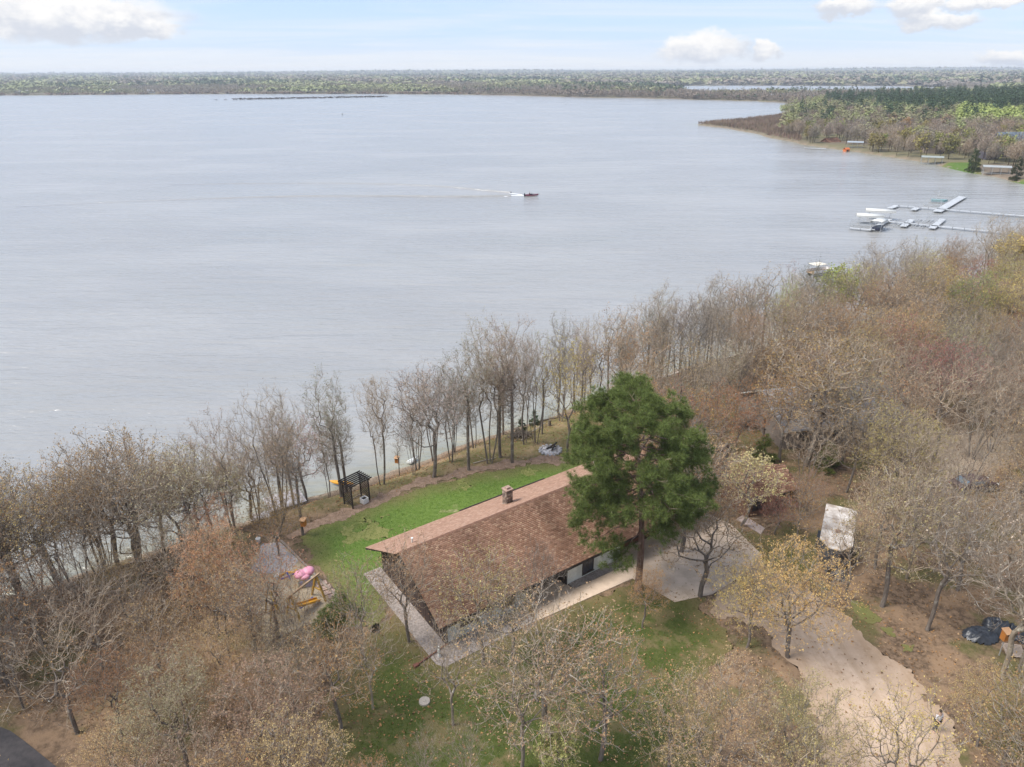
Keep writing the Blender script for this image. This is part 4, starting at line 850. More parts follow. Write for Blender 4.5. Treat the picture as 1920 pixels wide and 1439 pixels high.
# ------------------------------------------------------------------ docks and boat lifts
def dock(label, secs, name='dock'):
    e = empty(name, (0, 0, 0)); tag(e, label, 'dock')
    for a_, b_, w in secs:
        A0, B0 = at(*a_, .55), at(*b_, .55); L = np.linalg.norm(B0-A0); d_ = (B0-A0)/L; nn = np.array([-d_[1], d_[0], 0]); n = max(1, int(round(L/3.1)))
        for k in range(n):
            s = MB(); s.bar(A0+d_*(k*L/n+.03), A0+d_*((k+1)*L/n-.03), w, .12); s.build('dock_section', M_ALU, e)
        b = MB()
        for k in range(n+1):
            for sg in (-1, 1): q = A0+d_*(k*L/n)*.998+nn*sg*(w/2+.03); b.tube(q+[0, 0, -1.2], q+[0, 0, .5], .04, n=6)
        b.build('dock_posts', mat('dock_post', (.35, .36, .38), .6), e)
    return e
dock('long upper dock walkway with a broad platform near the right edge', [((1684, 386), (1925, 405.5), 1.2), ((1757, 397), (1805, 369), 2.6), ((1668, 391), (1682, 385.5), 1.8), ((1712, 394), (1722, 389), 1.8)])
dock('long lower dock walkway with short side platforms near the right edge', [((1660, 415), (1925, 440.5), 1.2), ((1693, 425), (1710, 412), 1.8), ((1747, 428.5), (1768, 411), 1.8), ((1634, 431), (1668, 411), 1.6), ((1593, 427.5), (1634, 431.5), 1.2)])
def lift(cx_, cy_, ang_, label, canopy=None, boatm=None, L=6.0, w=2.8):
    p = at(cx_, cy_, 0); e = empty('boat_lift', (p[0], p[1], 0), math.radians(ang_)); tag(e, label, 'boat lift', 'boat lifts at the docks')
    hi = 2.6 if canopy else 1.9
    b = MB()
    for x in (-L*.35, L*.35):
        for y in (-w/2, w/2): b.tube((x, y, -1), (x, y, hi), .06, n=6)
        b.bar((x, -w/2, .15), (x, w/2, .15), .1, .1)
    for y in (-w/2, w/2): b.bar((-L*.42, y, .2), (L*.42, y, .2), .08, .1); b.bar((-L*.35, y, hi-.05), (L*.35, y, hi-.05), .06, .06)
    b.build('frame', M_ALU, e)
    for y in (-.6, .6): MB().box(-L*.4, L*.4, y-.08, y+.08, .42, .52).build('bunk', M_ALU, e)
    if canopy:
        V, n = [], 9; q = []
        for x in (-L/2, L/2):
            for k in range(n): a = math.pi*k/(n-1); V.append((x, -math.cos(a)*(w/2+.15), hi+.05+.42*math.sin(a)**.8))
        for k in range(n-1): q.append((k, k+1, n+k+1, n+k))
        me = npmesh('canopy', np.array(V), [np.array(q)], [canopy], smooth=True); c = link('canopy', me, e); m = c.modifiers.new('thickness', 'SOLIDIFY'); m.thickness = .04
        MB().box(-L/2, L/2, -w/2-.17, -w/2-.13, hi-.3, hi+.08).box(-L/2, L/2, w/2+.13, w/2+.17, hi-.3, hi+.08).build('skirt', canopy, e)
    if boatm:
        hull = MB(); hull.poly([(-2.4, -1, 1.1), (1.4, -1, 1.1), (2.6, 0, 1.2), (1.4, 1, 1.1), (-2.4, 1, 1.1)], .65); hb2 = hull.build('stored_boat', boatm); hb2.location = (p[0], p[1], 0); hb2.rotation_euler = (0, 0, math.radians(ang_))
        hb2.name = 'stored_boat'; tag(hb2, 'dark boat stored on the nearest canopied lift' if canopy else 'teal covered boat stored on an open lift beside the upper platform', 'boat')
    return e
M_CAN = mat('pale_canopy', (.58, .58, .55), .8, (.52, .52, .5), 1)
lift(1648, 411.5, -22, 'boat lift with the farthest pale canopy at the lower dock', M_CAN, L=8.5); lift(1628, 421, -20, 'boat lift with a wide pale canopy left of the lower dock spine', M_CAN, L=7.5, w=3.0)
lift(1614, 425.5, -20, 'open frame boat lift at the left end of the lower dock', L=7.0); lift(1645, 432, 48, 'nearest boat lift at the lower dock with a white canopy over a dark boat', M_CAN, mat('navy_boat', (.025, .03, .06), .4), L=6.0)
lift(1688, 425, 50, 'low open boat lift left of the middle side platform'); lift(1722, 426, 50, 'low open boat lift right of the middle side platform'); lift(1728, 416, 50, 'open boat lift behind the lower walkway'); lift(1750, 417, 50, 'open boat lift behind the short right side platform')
lift(1776, 369, -25, 'open boat lift at the far end of the upper platform', L=8); lift(1772, 375, -25, 'second open boat lift along the upper platform', L=8); lift(1760, 380.5, -25, 'boat lift with a teal covered boat beside the upper platform', None, mat('teal_cover', (.22, .36, .37), .6), L=8); lift(1748, 386, -25, 'nearest open boat lift beside the upper platform', L=7)
# small boat at the near right shore
p = at(1537, 512, .3); e = empty('pontoon_boat', (p[0], p[1], .2), .4); tag(e, 'cream pontoon boat moored at the shore by the lime-green tree', 'boat')
for y in (-.9, .9): MB().tube((-3, y, 0), (3, y, 0), .3, n=12).build('pontoon', M_METAL, e)
MB().box(-3, 3, -1.2, 1.2, .32, .42).build('deck', M_TAN, e); b = MB(); [b.box(x0, x1, y0, y1, .42, 1.05) for x0, x1, y0, y1 in ((-2.9, 2.9, -1.2, -1.15), (-2.9, 2.9, 1.15, 1.2), (2.85, 2.9, -1.149, 1.149))]; b.build('railing', ML, e); b = MB(); b.poly([(-2.6, -1.2, 2.3), (.6, -1.2, 2.3), (.6, 1.2, 2.3), (-2.6, 1.2, 2.3)], .06); b.build('canopy', mat('cream_canopy', (.75, .68, .56), .8), e)
b = MB(); [b.tube((x, y, .42), (x, y, 2.24), .03, n=5) for x in (-2.4, .4) for y in (-1.1, 1.1)]; b.build('canopy_frame', M_METAL, e)
# white beach strip with a boat cradle seen between the trunks
p0, p1 = at(1252, 706, .4), at(1372, 696, .4); d_ = norm(p1-p0)
tag(sheet('beach', np.array([p0[:2]-d_[:2]*2+[0, -1.2], p1[:2]+[3, -1.0], p1[:2]+[2, 1.4], p0[:2]+[-1, 1.4]]), .05, [mat('pale_sand', (.58, .52, .45), 1, (.48, .42, .36), 2)], .4, .4, 1.6, 12), kind='structure')
# ------------------------------------------------------------------ across the bay
def small_house(px_, py_, ang_, L, Wd, ez, rz_, wall, cols, label, z=None, wins=(), extra=None):
    p = at(px_, py_, 2); z0 = gz(p[0], p[1]); p = at(px_, py_, z0); return gable_house('shore_house', (p[0], p[1], z0), math.radians(ang_), L, Wd, ez, rz_, .5, wall, None, cols, label, None, wins, .6, 1.2)
M_TANW = mat('tan_siding', (.36, .29, .23), .9, (.30, .24, .19), 2); M_DKW = mat('dark_siding', (.13, .12, .14), .9, (.10, .09, .11), 2); M_RW = mat('red_brown_siding', (.20, .10, .07), .9); M_WW = mat('white_siding', (.5, .5, .5), .8); M_WHITE2 = mat('dull_white', (.34, .36, .36), .8)
TC = [(.46, .37, .30), (.40, .32, .26), (.5, .42, .35), (.36, .29, .24)]; BC = [(.22, .26, .30), (.19, .23, .27), (.26, .30, .33), (.17, .2, .24)]
small_house(1755, 289, 25, 17, 9, 3.2, 6.2, M_TANW, TC, 'low tan-roofed house behind the lawn across the bay', wins=((2, 4, 1, 2.4), (8, 10, 1, 2.4), (12, 14, 1, 2.4)))
e = small_house(1874, 296, 8, 16, 10, 6.5, 12, M_DKW, BC, 'dark two-storey gabled house with blue-grey roof across the bay', wins=((2, 4, 1, 2.6), (6, 8, 1, 2.6), (2, 4, 4, 5.6), (8, 10.5, 3.6, 5.8)))
MB().box(3.6, 6.0, .4, 2.6, 7.4, 9.6).build('dormer', mat('dark_red_dormer', (.16, .04, .05), .8), e)
small_house(1848, 300, 8, 6, 6, 3.2, 6.0, M_DKW, BC, 'grey side wing left of the dark gabled house'); small_house(1553, 277, 20, 9, 7, 3, 5.5, M_RW, CC, 'brown shore cabin behind the dock stones across the bay', wins=((1, 3, 1, 2.2), (5, 7, 1, 2.2)))
p = at(1587, 281, 1); z0 = gz(p[0], p[1]); e = empty('beach_hut', (*p[:2], z0), .3); tag(e, 'small bright orange beach hut at the far waterline', 'hut'); MB().box(-1.3, 1.3, -1.2, 1.2, -.2, 1.8).build('wall', mat('bright_orange', (.62, .17, .05), .7), e); b = MB(); b.poly([(-1.5, -1.4, 1.81), (1.5, -1.4, 1.81), (1.5, 0, 2.7), (-1.5, 0, 2.7)], .1); b.poly([(-1.5, .003, 2.7), (1.5, .003, 2.7), (1.5, 1.4, 1.81), (-1.5, 1.4, 1.81)], .1); b.build('roof', mat('orange_roof', (.55, .16, .06), .8), e); MB().box(-.4, .4, -1.25, -1.201, 0, 1.6).build('door', M_DARK, e)
def shore_lift(px_, py_, L, w, h_, label, mcan, ang_=-25, n=3):
    p = at(px_, py_, .6); z0 = max(gz(p[0], p[1]), 0); e = empty('stored_lift', (*p[:2], z0), math.radians(ang_)); tag(e, label, 'boat lift'); b = MB()
    for i in range(n+1):
        for y in (-w/2, w/2): b.tube((-L/2+i*L/n, y, -.3), (-L/2+i*L/n, y, h_), .09, n=6)
    for y in (-w/2, w/2): b.bar((-L/2, y, .4), (L/2, y, .4), .15, .15)
    b.build('frame', M_WHITE2, e); b = MB(); b.poly([(-L/2-.4, -w/2-.3, h_+.01), (L/2+.4, -w/2-.3, h_+.01), (L/2+.4, 0, h_+.6), (-L/2-.4, 0, h_+.6)], .1); b.poly([(-L/2-.4, .004, h_+.6), (L/2+.4, .004, h_+.6), (L/2+.4, w/2+.3, h_+.01), (-L/2-.4, w/2+.3, h_+.01)], .1); b.build('canopy', mcan, e); return e
shore_lift(1746, 306, 9, 4.5, 3.4, 'white covered boat lift pulled up on the lawn across the bay', mat('grey_canopy', (.30, .33, .31), .8)); shore_lift(1866, 327, 10, 4, 3.0, 'white canopied lift on the shore before the dark gabled house', M_WHITE2); shore_lift(1602, 279, 8, 5, 3.0, 'grey covered lift beside the orange beach hut', mat('slate_canopy', (.34, .38, .42), .8))
dock('stored white dock sections lying across the lawn over the bay', [((1758, 306.5), (1822, 308), 1.6)], 'stored_dock'); dock('long white dock sections stacked on the far beach left of the cabin', [((1508, 277.5), (1548, 279.5), 1.5)], 'stored_dock')
M_LAWNB = lawn_mat('bay_lawn', (.07, .125, .025), (.10, .15, .04), (.24, .22, .10), .02, .08)
tag(sheet('lawn', np.array(P2([(1745, 311), (1780, 304), (1836, 304), (1840, 326), (1822, 326.5), (1790, 318)], 1.5)), .12, [M_LAWNB], 1.5, 1.0, 8, 3), kind='structure'); tag(sheet('lawn', np.array(P2([(1870, 333), (1920, 336), (1960, 345), (1930, 347), (1880, 338)], 1.2)), .12, [M_LAWNB], 1.5, 1.0, 8, 4), kind='structure')
for px_, py_, lab in ((1827, 318, 'dark spruce at the right end of the lawn across the bay'), (1904, 333, 'tall dark spruce by the white canopied lift across the bay'), (1822, 316, 'slim dark spruce behind the lawn spruce across the bay')):
    SPRUCE_LATER = globals().setdefault('SPRUCE_LATER', []); SPRUCE_LATER.append((px_, py_, lab))
# far white houses and markers
for px_, py_, L, lab in ((206, 176, 22, 'white house on the far left shore, larger and leftmost'), (283, 176, 16, 'smaller white house on the far left shore'), (40, 178, 26, 'white shore buildings at the far left edge')):
    p = at(px_, py_, 1); dd_ = norm(p-CAMP)[:2]; p[:2] += dd_*8; gable_house('shore_house', (p[0]-L/2, p[1], max(gz(p[0], p[1]), .3)), math.atan2(-dd_[0], dd_[1])*.6, L, 9, 5, 9, .6, M_WW, None, [(.62, .62, .63), (.55, .55, .57), (.66, .66, .66), (.5, .5, .52)], lab, None, (), 1.5, 3)
p = at(642, 215.5, 0); e = empty('buoy', (*p[:2], 0)); tag(e, 'tiny dark buoy in the middle of the lake', 'buoy'); MB().tube((0, 0, -.6), (0, 0, .9), .75, .55, 12).build('float', M_NAVY, e); MB().tube((0, 0, .9), (0, 0, 2.0), .12, .1, 8).build('mast', M_NAVY, e)
# ------------------------------------------------------------------ trees
def skeleton(r, stems, pts, alpha=.45, curl=.10, seg=.75, clear=2.0, e=2.05, r0=.0125):
    """grow a branching skeleton from stem polylines to the crown points"""
    N, Pn, L = [], [], []
    attach = []
    for st in stems:
        for k, p in enumerate(st):
            N.append(np.array(p, float)); Pn.append(-1 if k == 0 else len(N)-2)
            L.append(0 if k == 0 else L[-1]+np.linalg.norm(N[-1]-N[-2])); attach.append(p[2] > clear)
    cap = len(N)+len(pts)*8
    A = np.zeros((cap, 3)); A[:len(N)] = N; LL = np.zeros(cap); LL[:len(N)] = L; OK = np.zeros(cap, bool); OK[:len(N)] = attach
    n = len(N); leaf = []
    c0 = np.mean([s[-1] for s in stems], 0)
    for p in pts[np.argsort(np.linalg.norm(pts-c0, axis=1))]:
        d = np.linalg.norm(A[:n]-p, axis=1)
        cost = d + alpha*LL[:n] + np.maximum(0, A[:n, 2]-p[2])*.5
        cost[~OK[:n]] = 1e9
        j = int(cost.argmin()); q = A[j]; dd = d[j]
        k = max(1, min(7, int(math.ceil(dd/seg))))
        bend = r.normal(0, curl*dd, 3) + np.array([0, 0, -.12*dd*np.clip(np.hypot(*(p-q)[:2])/max(dd, .01), 0, 1)])
        for i in range(1, k+1):
            f = i/k
            x = q+(p-q)*f + bend*4*f*(1-f)*.6 + (r.normal(0, curl*.35, 3) if i < k else 0)
            A[n] = x; LL[n] = LL[j]+np.linalg.norm(x-A[j]); OK[n] = True; Pn.append(j); j = n; n += 1
        leaf.append(n-1)
    A = A[:n]; Pn = np.array(Pn); acc = np.zeros(n); nch = np.bincount(Pn[Pn >= 0], minlength=n)
    for i in range(n-1, -1, -1):
        if nch[i] == 0: acc[i] += r0**e
        if Pn[i] >= 0: acc[Pn[i]] += acc[i]
    R = acc**(1/e)
    return A, Pn, R, np.array(leaf)
def tubes(A, Pn, R, sel, k, grow=1.0):
    """one tapered prism per skeleton segment"""
    i = np.nonzero(sel)[0]; p = Pn[i]
    a, b = A[p], A[i]; ra, rb = np.minimum(R[p], R[i]*1.3)*grow, R[i]*grow
    d = norm(b-a); ref = np.where(np.abs(d[:, 2:3]) < .9, [[0, 0, 1.]], [[1., 0, 0]])
    s = norm(np.cross(d, ref)); tt = np.cross(d, s)
    ang = np.arange(k)*2*math.pi/k
    ring = np.cos(ang)[None, :, None]*s[:, None]+np.sin(ang)[None, :, None]*tt[:, None]
    b = b + d*rb[:, None]*.35
    V = np.stack([a[:, None]+ring*ra[:, None, None], b[:, None]+ring*rb[:, None, None]], 1).reshape(-1, 3)
    base = (np.arange(len(i))*2*k)[:, None]; j = np.arange(k); j2 = (j+1) % k
    Q = np.stack([base+j, base+j2, base+k+j2, base+k+j], -1).reshape(-1, 4)
    return V, Q
def twig_tris(r, B, D, L, w):
    """thin tapering triangles from points B along D"""
    s = norm(np.cross(D, norm(r.normal(size=D.shape))))
    tip = B+D*L[:, None]
    V = np.stack([B-s*w/2, B+s*w/2, tip], 1).reshape(-1, 3)
    return V, tip
def leaf_tris(r, C, size, flat=.0):
    n = norm(r.normal(size=C.shape)+np.array([0, 0, flat])); a = norm(np.cross(n, norm(r.normal(size=C.shape)))); c = np.cross(n, a)
    sz = (size*(.6+.8*r.random(len(C))))[:, None]
    return np.stack([C-a*sz*.5, C+a*sz*.5, C+c*sz*1.15], 1).reshape(-1, 3)
def crown_parts(r, A, Pn, R, centre, twigs=3, tl=.75, tw=.014, up=.35, sub=2, buds=2.2, bs=.065, thin=.022, btop=0.0):
    d = np.zeros_like(A); ok = Pn >= 0; d[ok] = norm(A[ok]-A[Pn[ok]])
    i = np.nonzero((R < thin) & ok)[0]; i = np.repeat(i, twigs)
    B = A[i]-d[i]*(r.random(len(i))*.4)[:, None]
    D = norm(d[i]*.55+norm(A[i]-centre)*.45+r.normal(0, .55, (len(i), 3))+np.array([0, 0, up]))
    L = tl*(.45+.9*r.random(len(i)))
    V1, tip = twig_tris(r, B, D, L, tw)
    VV = [V1]; tips = [tip]
    for _ in range(sub):
        f = .3+.6*r.random(len(B)); B2 = B+D*(L*f)[:, None]
        D2 = norm(D+r.normal(0, .6, D.shape)+np.array([0, 0, up*.6])); L2 = L*.55*(.5+r.random(len(B)))
        V2, t2 = twig_tris(r, B2, D2, L2, tw*.75); VV.append(V2); tips.append(t2)
    tv = np.concatenate(VV); tips = np.concatenate(tips)
    nb = int(len(tips)*buds/(1+sub))
    if nb:
        pr = np.ones(len(tips))
        if btop: pr = np.clip((tips[:, 2]-tips[:, 2].min())/np.ptp(tips[:, 2]), .05, 1)**btop
        k = r.choice(len(tips), nb, p=pr/pr.sum()); lv = leaf_tris(r, tips[k]+r.normal(0, .05, (nb, 3)), bs)
    else: lv = np.zeros((0, 3))
    return tv, lv
def assemble(name, A, Pn, R, tv, lv, leafmat, split=.04):
    """-> (trunk mesh, crown mesh, joined mesh)"""
    ok = Pn >= 0
    big, midr, fine = ok & (R >= .09), ok & (R < .09) & (R >= split), ok & (R < split)
    parts = [tubes(A, Pn, R, big, 8), tubes(A, Pn, R, midr, 5)]
    off = 0; Vs, Qs = [], []
    for v, q in parts: Vs.append(v); Qs.append(q+off); off += len(v)
    trunk = npmesh('trunk', np.concatenate(Vs), [np.concatenate(Qs)], [M_BARK], smooth=True)
    fv, fq = tubes(A, Pn, R, fine, 3)
    nt, nl = len(tv), len(lv)
    CV = np.concatenate([fv, tv, lv]); T1 = np.arange(nt).reshape(-1, 3)+len(fv); T2 = np.arange(nl).reshape(-1, 3)+len(fv)+nt
    crown = npmesh('crown', CV, [fq, T1, T2], [M_TWIG, leafmat], [0, 0, 1])
    JV = np.concatenate(Vs+[CV]); o = off
    joined = npmesh(name, JV, [np.concatenate(Qs), fq+o, T1+o, T2+o], [M_BARK, M_TWIG, leafmat], [0, 1, 1, 2])
    return trunk, crown, joined
def dome_pts(r, n, c, rad, pw=.45, zmin=-.6, lobes=0):
    out = []
    lob = norm(r.normal(size=(max(lobes, 1), 3)))
    while len(out) < n:
        d = norm(r.normal(size=3)); f = r.random()**pw
        if d[2]*f < zmin: continue
        if lobes:
            k = (lob@d).max(); f *= .62+.38*np.clip((k-.45)/.4, 0, 1)
        out.append(c+d*f*rad)
    return np.array(out)
def stem(r, base, top, n=5, wig=.12):
    b, t_ = np.array(base, float), np.array(top, float); n *= 2
    ph, dr = r.random(2)*6.28, r.normal(0, wig*.8, (2, 2)); o = [b]
    for i in range(1, n):
        f = i/n; o.append(b+(t_-b)*f + np.r_[dr[0]*math.sin(math.pi*f)+dr[1]*math.sin(2*math.pi*f+ph[0])*f, 0])
    return o+[t_]
PROTO = {}
def proto(kind, *parts): PROTO.setdefault(kind, []).append(parts)
def make_oak(seed, hgt=11, rx=4.8, n=380, fork=.32, buds=8.5, bs=.066, lobes=9, kind='oak', pts_pw=.42, curl=.11, twigs=3, sub=2, tl=.62):
    r = np.random.default_rng(seed)
    c = np.array([r.normal(0, .3), r.normal(0, .3), hgt*.63]); rad = np.array([rx, rx*(.85+.2*r.random()), hgt*.40])
    pts = dome_pts(r, n, c, rad, pts_pw, -.55, lobes)
    st = stem(r, (0, 0, -.3), (r.normal(0, .25), r.normal(0, .25), hgt*fork), 4)
    A, Pn, R, lf = skeleton(r, [st], pts, .42, curl, .7, hgt*fork*.8)
    R[0] *= 1.35; R[1] *= 1.05
    tv, lv = crown_parts(r, A, Pn, R, c-np.array([0, 0, hgt*.15]), twigs, tl, .0185, .25, sub, buds, bs, .030)
    proto(kind, *assemble(kind, A, Pn, R, tv, lv, M_LEAF), hgt, rx)
def make_bare(seed, hgt=13, rx=2.2, stems=1, n=340, spread=.6, buds=2.4, bs=.06, kind='bare', up=.55, clear=.30, curl=.06, twigs=4, lean=0.0, ez=.46, cz=.62, tl=.7):
    """tall lakeside tree: slim ascending crown on one or several stems"""
    r = np.random.default_rng(seed)
    c = np.array([lean*hgt*.6, 0, hgt*cz]); rad = np.array([rx, rx, hgt*ez])
    pts = dome_pts(r, n, c, rad, .55, -.8, 6)
    pts[:, :2] *= (.45+.75*np.clip((pts[:, 2:3]-hgt*.25)/(hgt*.6), 0, 1))
    sts = []
    for k in range(stems):
        a = 2*math.pi*k/stems+r.random(); s = spread*(0 if stems == 1 else 1)
        b = (math.cos(a)*.22*(stems > 1), math.sin(a)*.22*(stems > 1), -.3)
        sts.append(stem(r, b, (math.cos(a)*s+lean*hgt*.5+r.normal(0, .15), math.sin(a)*s+r.normal(0, .15), hgt*(.55 if stems == 1 else .42)), 7, .09))
    A, Pn, R, lf = skeleton(r, sts, pts, .30, curl, .75, hgt*clear)
    R[0] *= 1.3
    tv, lv = crown_parts(r, A, Pn, R, c-np.array([0, 0, hgt*.4]), twigs, tl, .0175, up, 2, buds, bs, .030, 1.0)
    proto(kind, *assemble(kind, A, Pn, R, tv, lv, M_LEAF), hgt, rx)
def make_vase(seed, hgt=12, rx=4.5, n=420, kind='vase', buds=.4, stems=5):
    r = np.random.default_rng(seed)
    c = np.array([0, 0, hgt*.66]); rad = np.array([rx, rx, hgt*.36])
    pts = dome_pts(r, n, c, rad, .4, -.75, 0)
    pts[:, :2] *= (.35+.75*np.clip((pts[:, 2:3]-hgt*.2)/(hgt*.55), 0, 1))
    sts = []
    for k in range(stems):
        a = 2*math.pi*k/stems+r.random()*.8; s = rx*(.22+.2*r.random())
        sts.append(stem(r, (math.cos(a)*.25, math.sin(a)*.25, -.3), (math.cos(a)*s, math.sin(a)*s, hgt*(.42+.12*r.random())), 6, .08))
    A, Pn, R, lf = skeleton(r, sts, pts, .28, .05, .8, hgt*.3)
    tv, lv = crown_parts(r, A, Pn, R, np.array([0, 0, hgt*.1]), 3, .85, .018, .5, 2, buds, .06, .030, 1.0)
    proto(kind, *assemble(kind, A, Pn, R, tv, lv, M_LEAF), hgt, rx)
for s in range(5): make_oak(100+s, 10.5+.6*s, 4.3+.3*(s % 3), 460, .28+.03*(s % 3))
for s in range(2): make_oak(200+s, 9.0, 4.0, 340, .30, 5.0, .066, 7, 'sparse', .5, .16, 2, 2, .65)          # crooked open crowns, few buds
for s in range(2): make_oak(250+s, 10.0, 5.2, 300, .30, .9, .06, 6, 'gnarly', .55, .20, 2, 2, .8)       # bare and crooked
make_bare(300, 13, 2.6, 1, 380); make_bare(301, 14, 2.9, 2, 400); make_bare(302, 12.5, 2.5, 1, 360, lean=.07); make_bare(303, 13, 3.2, 3, 420, .9); make_bare(304, 14, 3.5, 4, 440, 1.2)
make_bare(310, 8, 1.3, 1, 130, kind='sapling', twigs=2, tl=.55)
make_vase(320); make_vase(321, 14, 5.5, 460)
make_oak(400, 9, 2.6, 260, .25, 6.0, .16, 6, 'leafing', .45, .07, 3, 2, .5)                                # fresh leaves
make_oak(401, 8, 3.6, 280, .22, 3.6, .10, 5, 'blossom', .4, .08, 3, 2, .5)                                # crown dotted with pale leaf clusters
def make_conifer(seed, hgt, rx, kind, tufts=900, per=9, nl=.34, nw=.035, base=.05):
    r = np.random.default_rng(seed); A = [np.array([0, 0, -.2])]; P = [-1]; R = [hgt*.016]
    for k in range(1, 9): A.append(np.array([r.normal(0, .03), r.normal(0, .03), hgt*k/8])); P.append(k-1); R.append(hgt*.016*(1-k/8.6))
    C = []
    nb = int(hgt*9)
    for k in range(nb):
        f = base+(1-base)*(k/nb); z = hgt*f; ln = rx*(1-f)**.8*(.7+.45*r.random())+.12; a = r.random()*6.283
        d = np.array([math.cos(a), math.sin(a), .10-.25*(1-f)]); o = np.array([0, 0, z]); j = min(8, int(f*8))
        A.append(A[j]*0+o); P.append(j); R.append(.02); A.append(o+d*ln); P.append(len(A)-2); R.append(.008)
        m = max(3, int(tufts/nb*(.3+1.4*(1-f)))); g = .2+.8*r.random(m)**.7
        C.append(o+d*(ln*g)[:, None]+r.normal(0, .07+.09*ln*.3, (m, 3)))
    A, P, R = np.array(A), np.array(P), np.array(R); C = np.concatenate(C)
    ct = np.repeat(C, per, 0); D = norm(norm(ct-np.array([0, 0, 1.])*ct[:, 2:3]*1.0)*.6+r.normal(0, .5, ct.shape)+np.array([0, 0, .1]))
    lv, _ = twig_tris(r, ct, D, nl*(.6+.6*r.random(len(ct))), nw)
    proto(kind, *assemble(kind, A, P, R, np.zeros((0, 3)), lv, M_NEEDLE, .03), hgt, rx)
make_conifer(500, 4.5, 1.5, 'spruce')
def make_pine(seed, hgt, rx, kind, whorl0=.36, tufts=74, per=30, nl=.40, nw=.024, nlimb=74, tr=.29, boughs=()):
    """red pine: clear straight trunk, spreading limbs that end in brushes of needles"""
    r = np.random.default_rng(seed)
    A = [np.array([0, 0, -.3])]; P = [-1]; R = [tr*1.25]
    NS = 14
    for k in range(1, NS+1):
        z = hgt*k/NS; A.append(np.array([.12*math.sin(z*.3)-1.1*(z/hgt)**1.5*(kind == 'pine'), .1*math.cos(z*.37), z])); P.append(k-1); R.append(tr*(1-.9*(k/NS)**1.2))
    C = []; CD = []
    limbs = []
    for k in range(nlimb):
        f = whorl0+(1-whorl0)*((k+r.random()*.6)/nlimb); g = (f-whorl0)/(1-whorl0)
        ln = rx*(min(1, .78+g*.9) if g < .28 else max(.0, 1-((g-.28)/.74)**2.8)**.6)*(.72+.42*r.random())
        limbs.append((f, k*2.4+r.normal(0, .35), max(ln, .7), -.14+.46*g))
    limbs += list(boughs)
    for f, a, ln, rise in limbs:
        z = min(hgt*f, hgt*.985); j = min(NS, max(1, int(round(z/hgt*NS)))); o = A[j]*1.0; o[2] = z
        d = np.array([math.cos(a), math.sin(a), rise]); last = j; n = 5; prev = None
        A.append(o); P.append(j); R.append(.022*ln**.6+.01); last = len(A)-1
        nodes = []
        for q in range(1, n+1):
            g = q/n; x = o+d*ln*g+np.array([0, 0, .10*ln*g*g-.05*ln*g])+r.normal(0, .05*ln*.5, 3)
            A.append(x); P.append(last); R.append((.026*ln**.6)*(1-.75*g)+.006); last = len(A)-1; nodes.append((last, x, g))
        for s in range(int(4+ln*2.0)):
            g = .26+.74*r.random()**.8; q = nodes[min(n-1, int(g*n))]; sa = a+r.choice([-1, 1])*(.5+.6*r.random())
            l2 = ln*.40*(1.15-g*.6)*(.5+r.random()); d2 = np.array([math.cos(sa), math.sin(sa), rise+.15+r.normal(0, .22)])
            x = q[1]+d2*l2; A.append(x); P.append(q[0]); R.append(.009)
            m = max(3, int(tufts*.16*(.6+l2*.5))); gg = .35+.65*r.random(m)**.6
            C.append(q[1]+d2*(l2*gg)[:, None]+r.normal(0, .20, (m, 3))); CD.append(np.tile(d2, (m, 1)))
        m = 5; gg = .6+.45*r.random(m); C.append(o+d*ln*gg[:, None]+np.array([0, 0, .05*ln])+r.normal(0, .14, (m, 3))); CD.append(np.tile(d, (m, 1)))
    A, P, R = np.array(A), np.array(P), np.array(R); C = np.concatenate(C); CD = norm(np.concatenate(CD))
    ct, cd = np.repeat(C, per, 0), np.repeat(CD, per, 0)
    D = norm(cd*.35+norm(r.normal(size=ct.shape))*.85+np.array([0, 0, .35]))
    lv, _ = twig_tris(r, ct, D, nl*(.6+.6*r.random(len(ct))), nw)
    proto(kind, *assemble(kind, A, P, R, np.zeros((0, 3)), lv, M_NEEDLE, .02), hgt, rx)
make_pine(600, 17.0, 4.5, 'pine', .44, boughs=[(.42, 3.5, 3.9, -.30), (.36, 3.9, 3.0, -.60), (.44, 3.1, 4.3, -.15), (.45, 2.6, 4.2, -.1)])
make_pine(601, 17, 3.3, 'farpine', .35, 16, 9, .6, .14, 26, .2)
make_pine(602, 16, 3.8, 'farpine', .30, 16, 9, .6, .14, 26, .2)

def make_far(seed, hgt, rx, kind, n=520, L=1.1, w=.17, leaf=.30, nl=260, low=.28):
    """tree meant to be seen across the bay: trunk, some limbs, and thick sprays instead of single twigs"""
    r = np.random.default_rng(seed); c = np.array([0, 0, hgt*.6]); rad = np.array([rx, rx, hgt*.4])
    A, P, R, lf = skeleton(r, [stem(r, (0, 0, -.3), (0, 0, hgt*.55), 3)], dome_pts(r, 40, c, rad, .5, -.7), .35, .06, 2.0, hgt*low, r0=.03)
    B = dome_pts(r, n, c, rad, .42, -.9, 7); D = norm(norm(B-np.array([0, 0, hgt*.2]))*.7+r.normal(0, .35, B.shape)+np.array([0, 0, .35]))
    tv, tip = twig_tris(r, B-D*L*.5, D, L*(.6+.8*r.random(n)), w)
    k = r.integers(n, size=nl); lv = leaf_tris(r, tip[k]+r.normal(0, .35, (nl, 3)), leaf)
    proto(kind, *assemble(kind, A, P, R, tv, lv, M_LEAF, .05), hgt, rx)
make_far(700, 11, 3.0, 'far'); make_far(701, 12, 3.6, 'far', 600); make_far(702, 10, 3.2, 'far')
make_far(710, 9, 3.2, 'farleaf', 200, .9, .12, .55, 700); make_far(711, 9.5, 3.0, 'farleaf', 200, .9, .12, .55, 700)
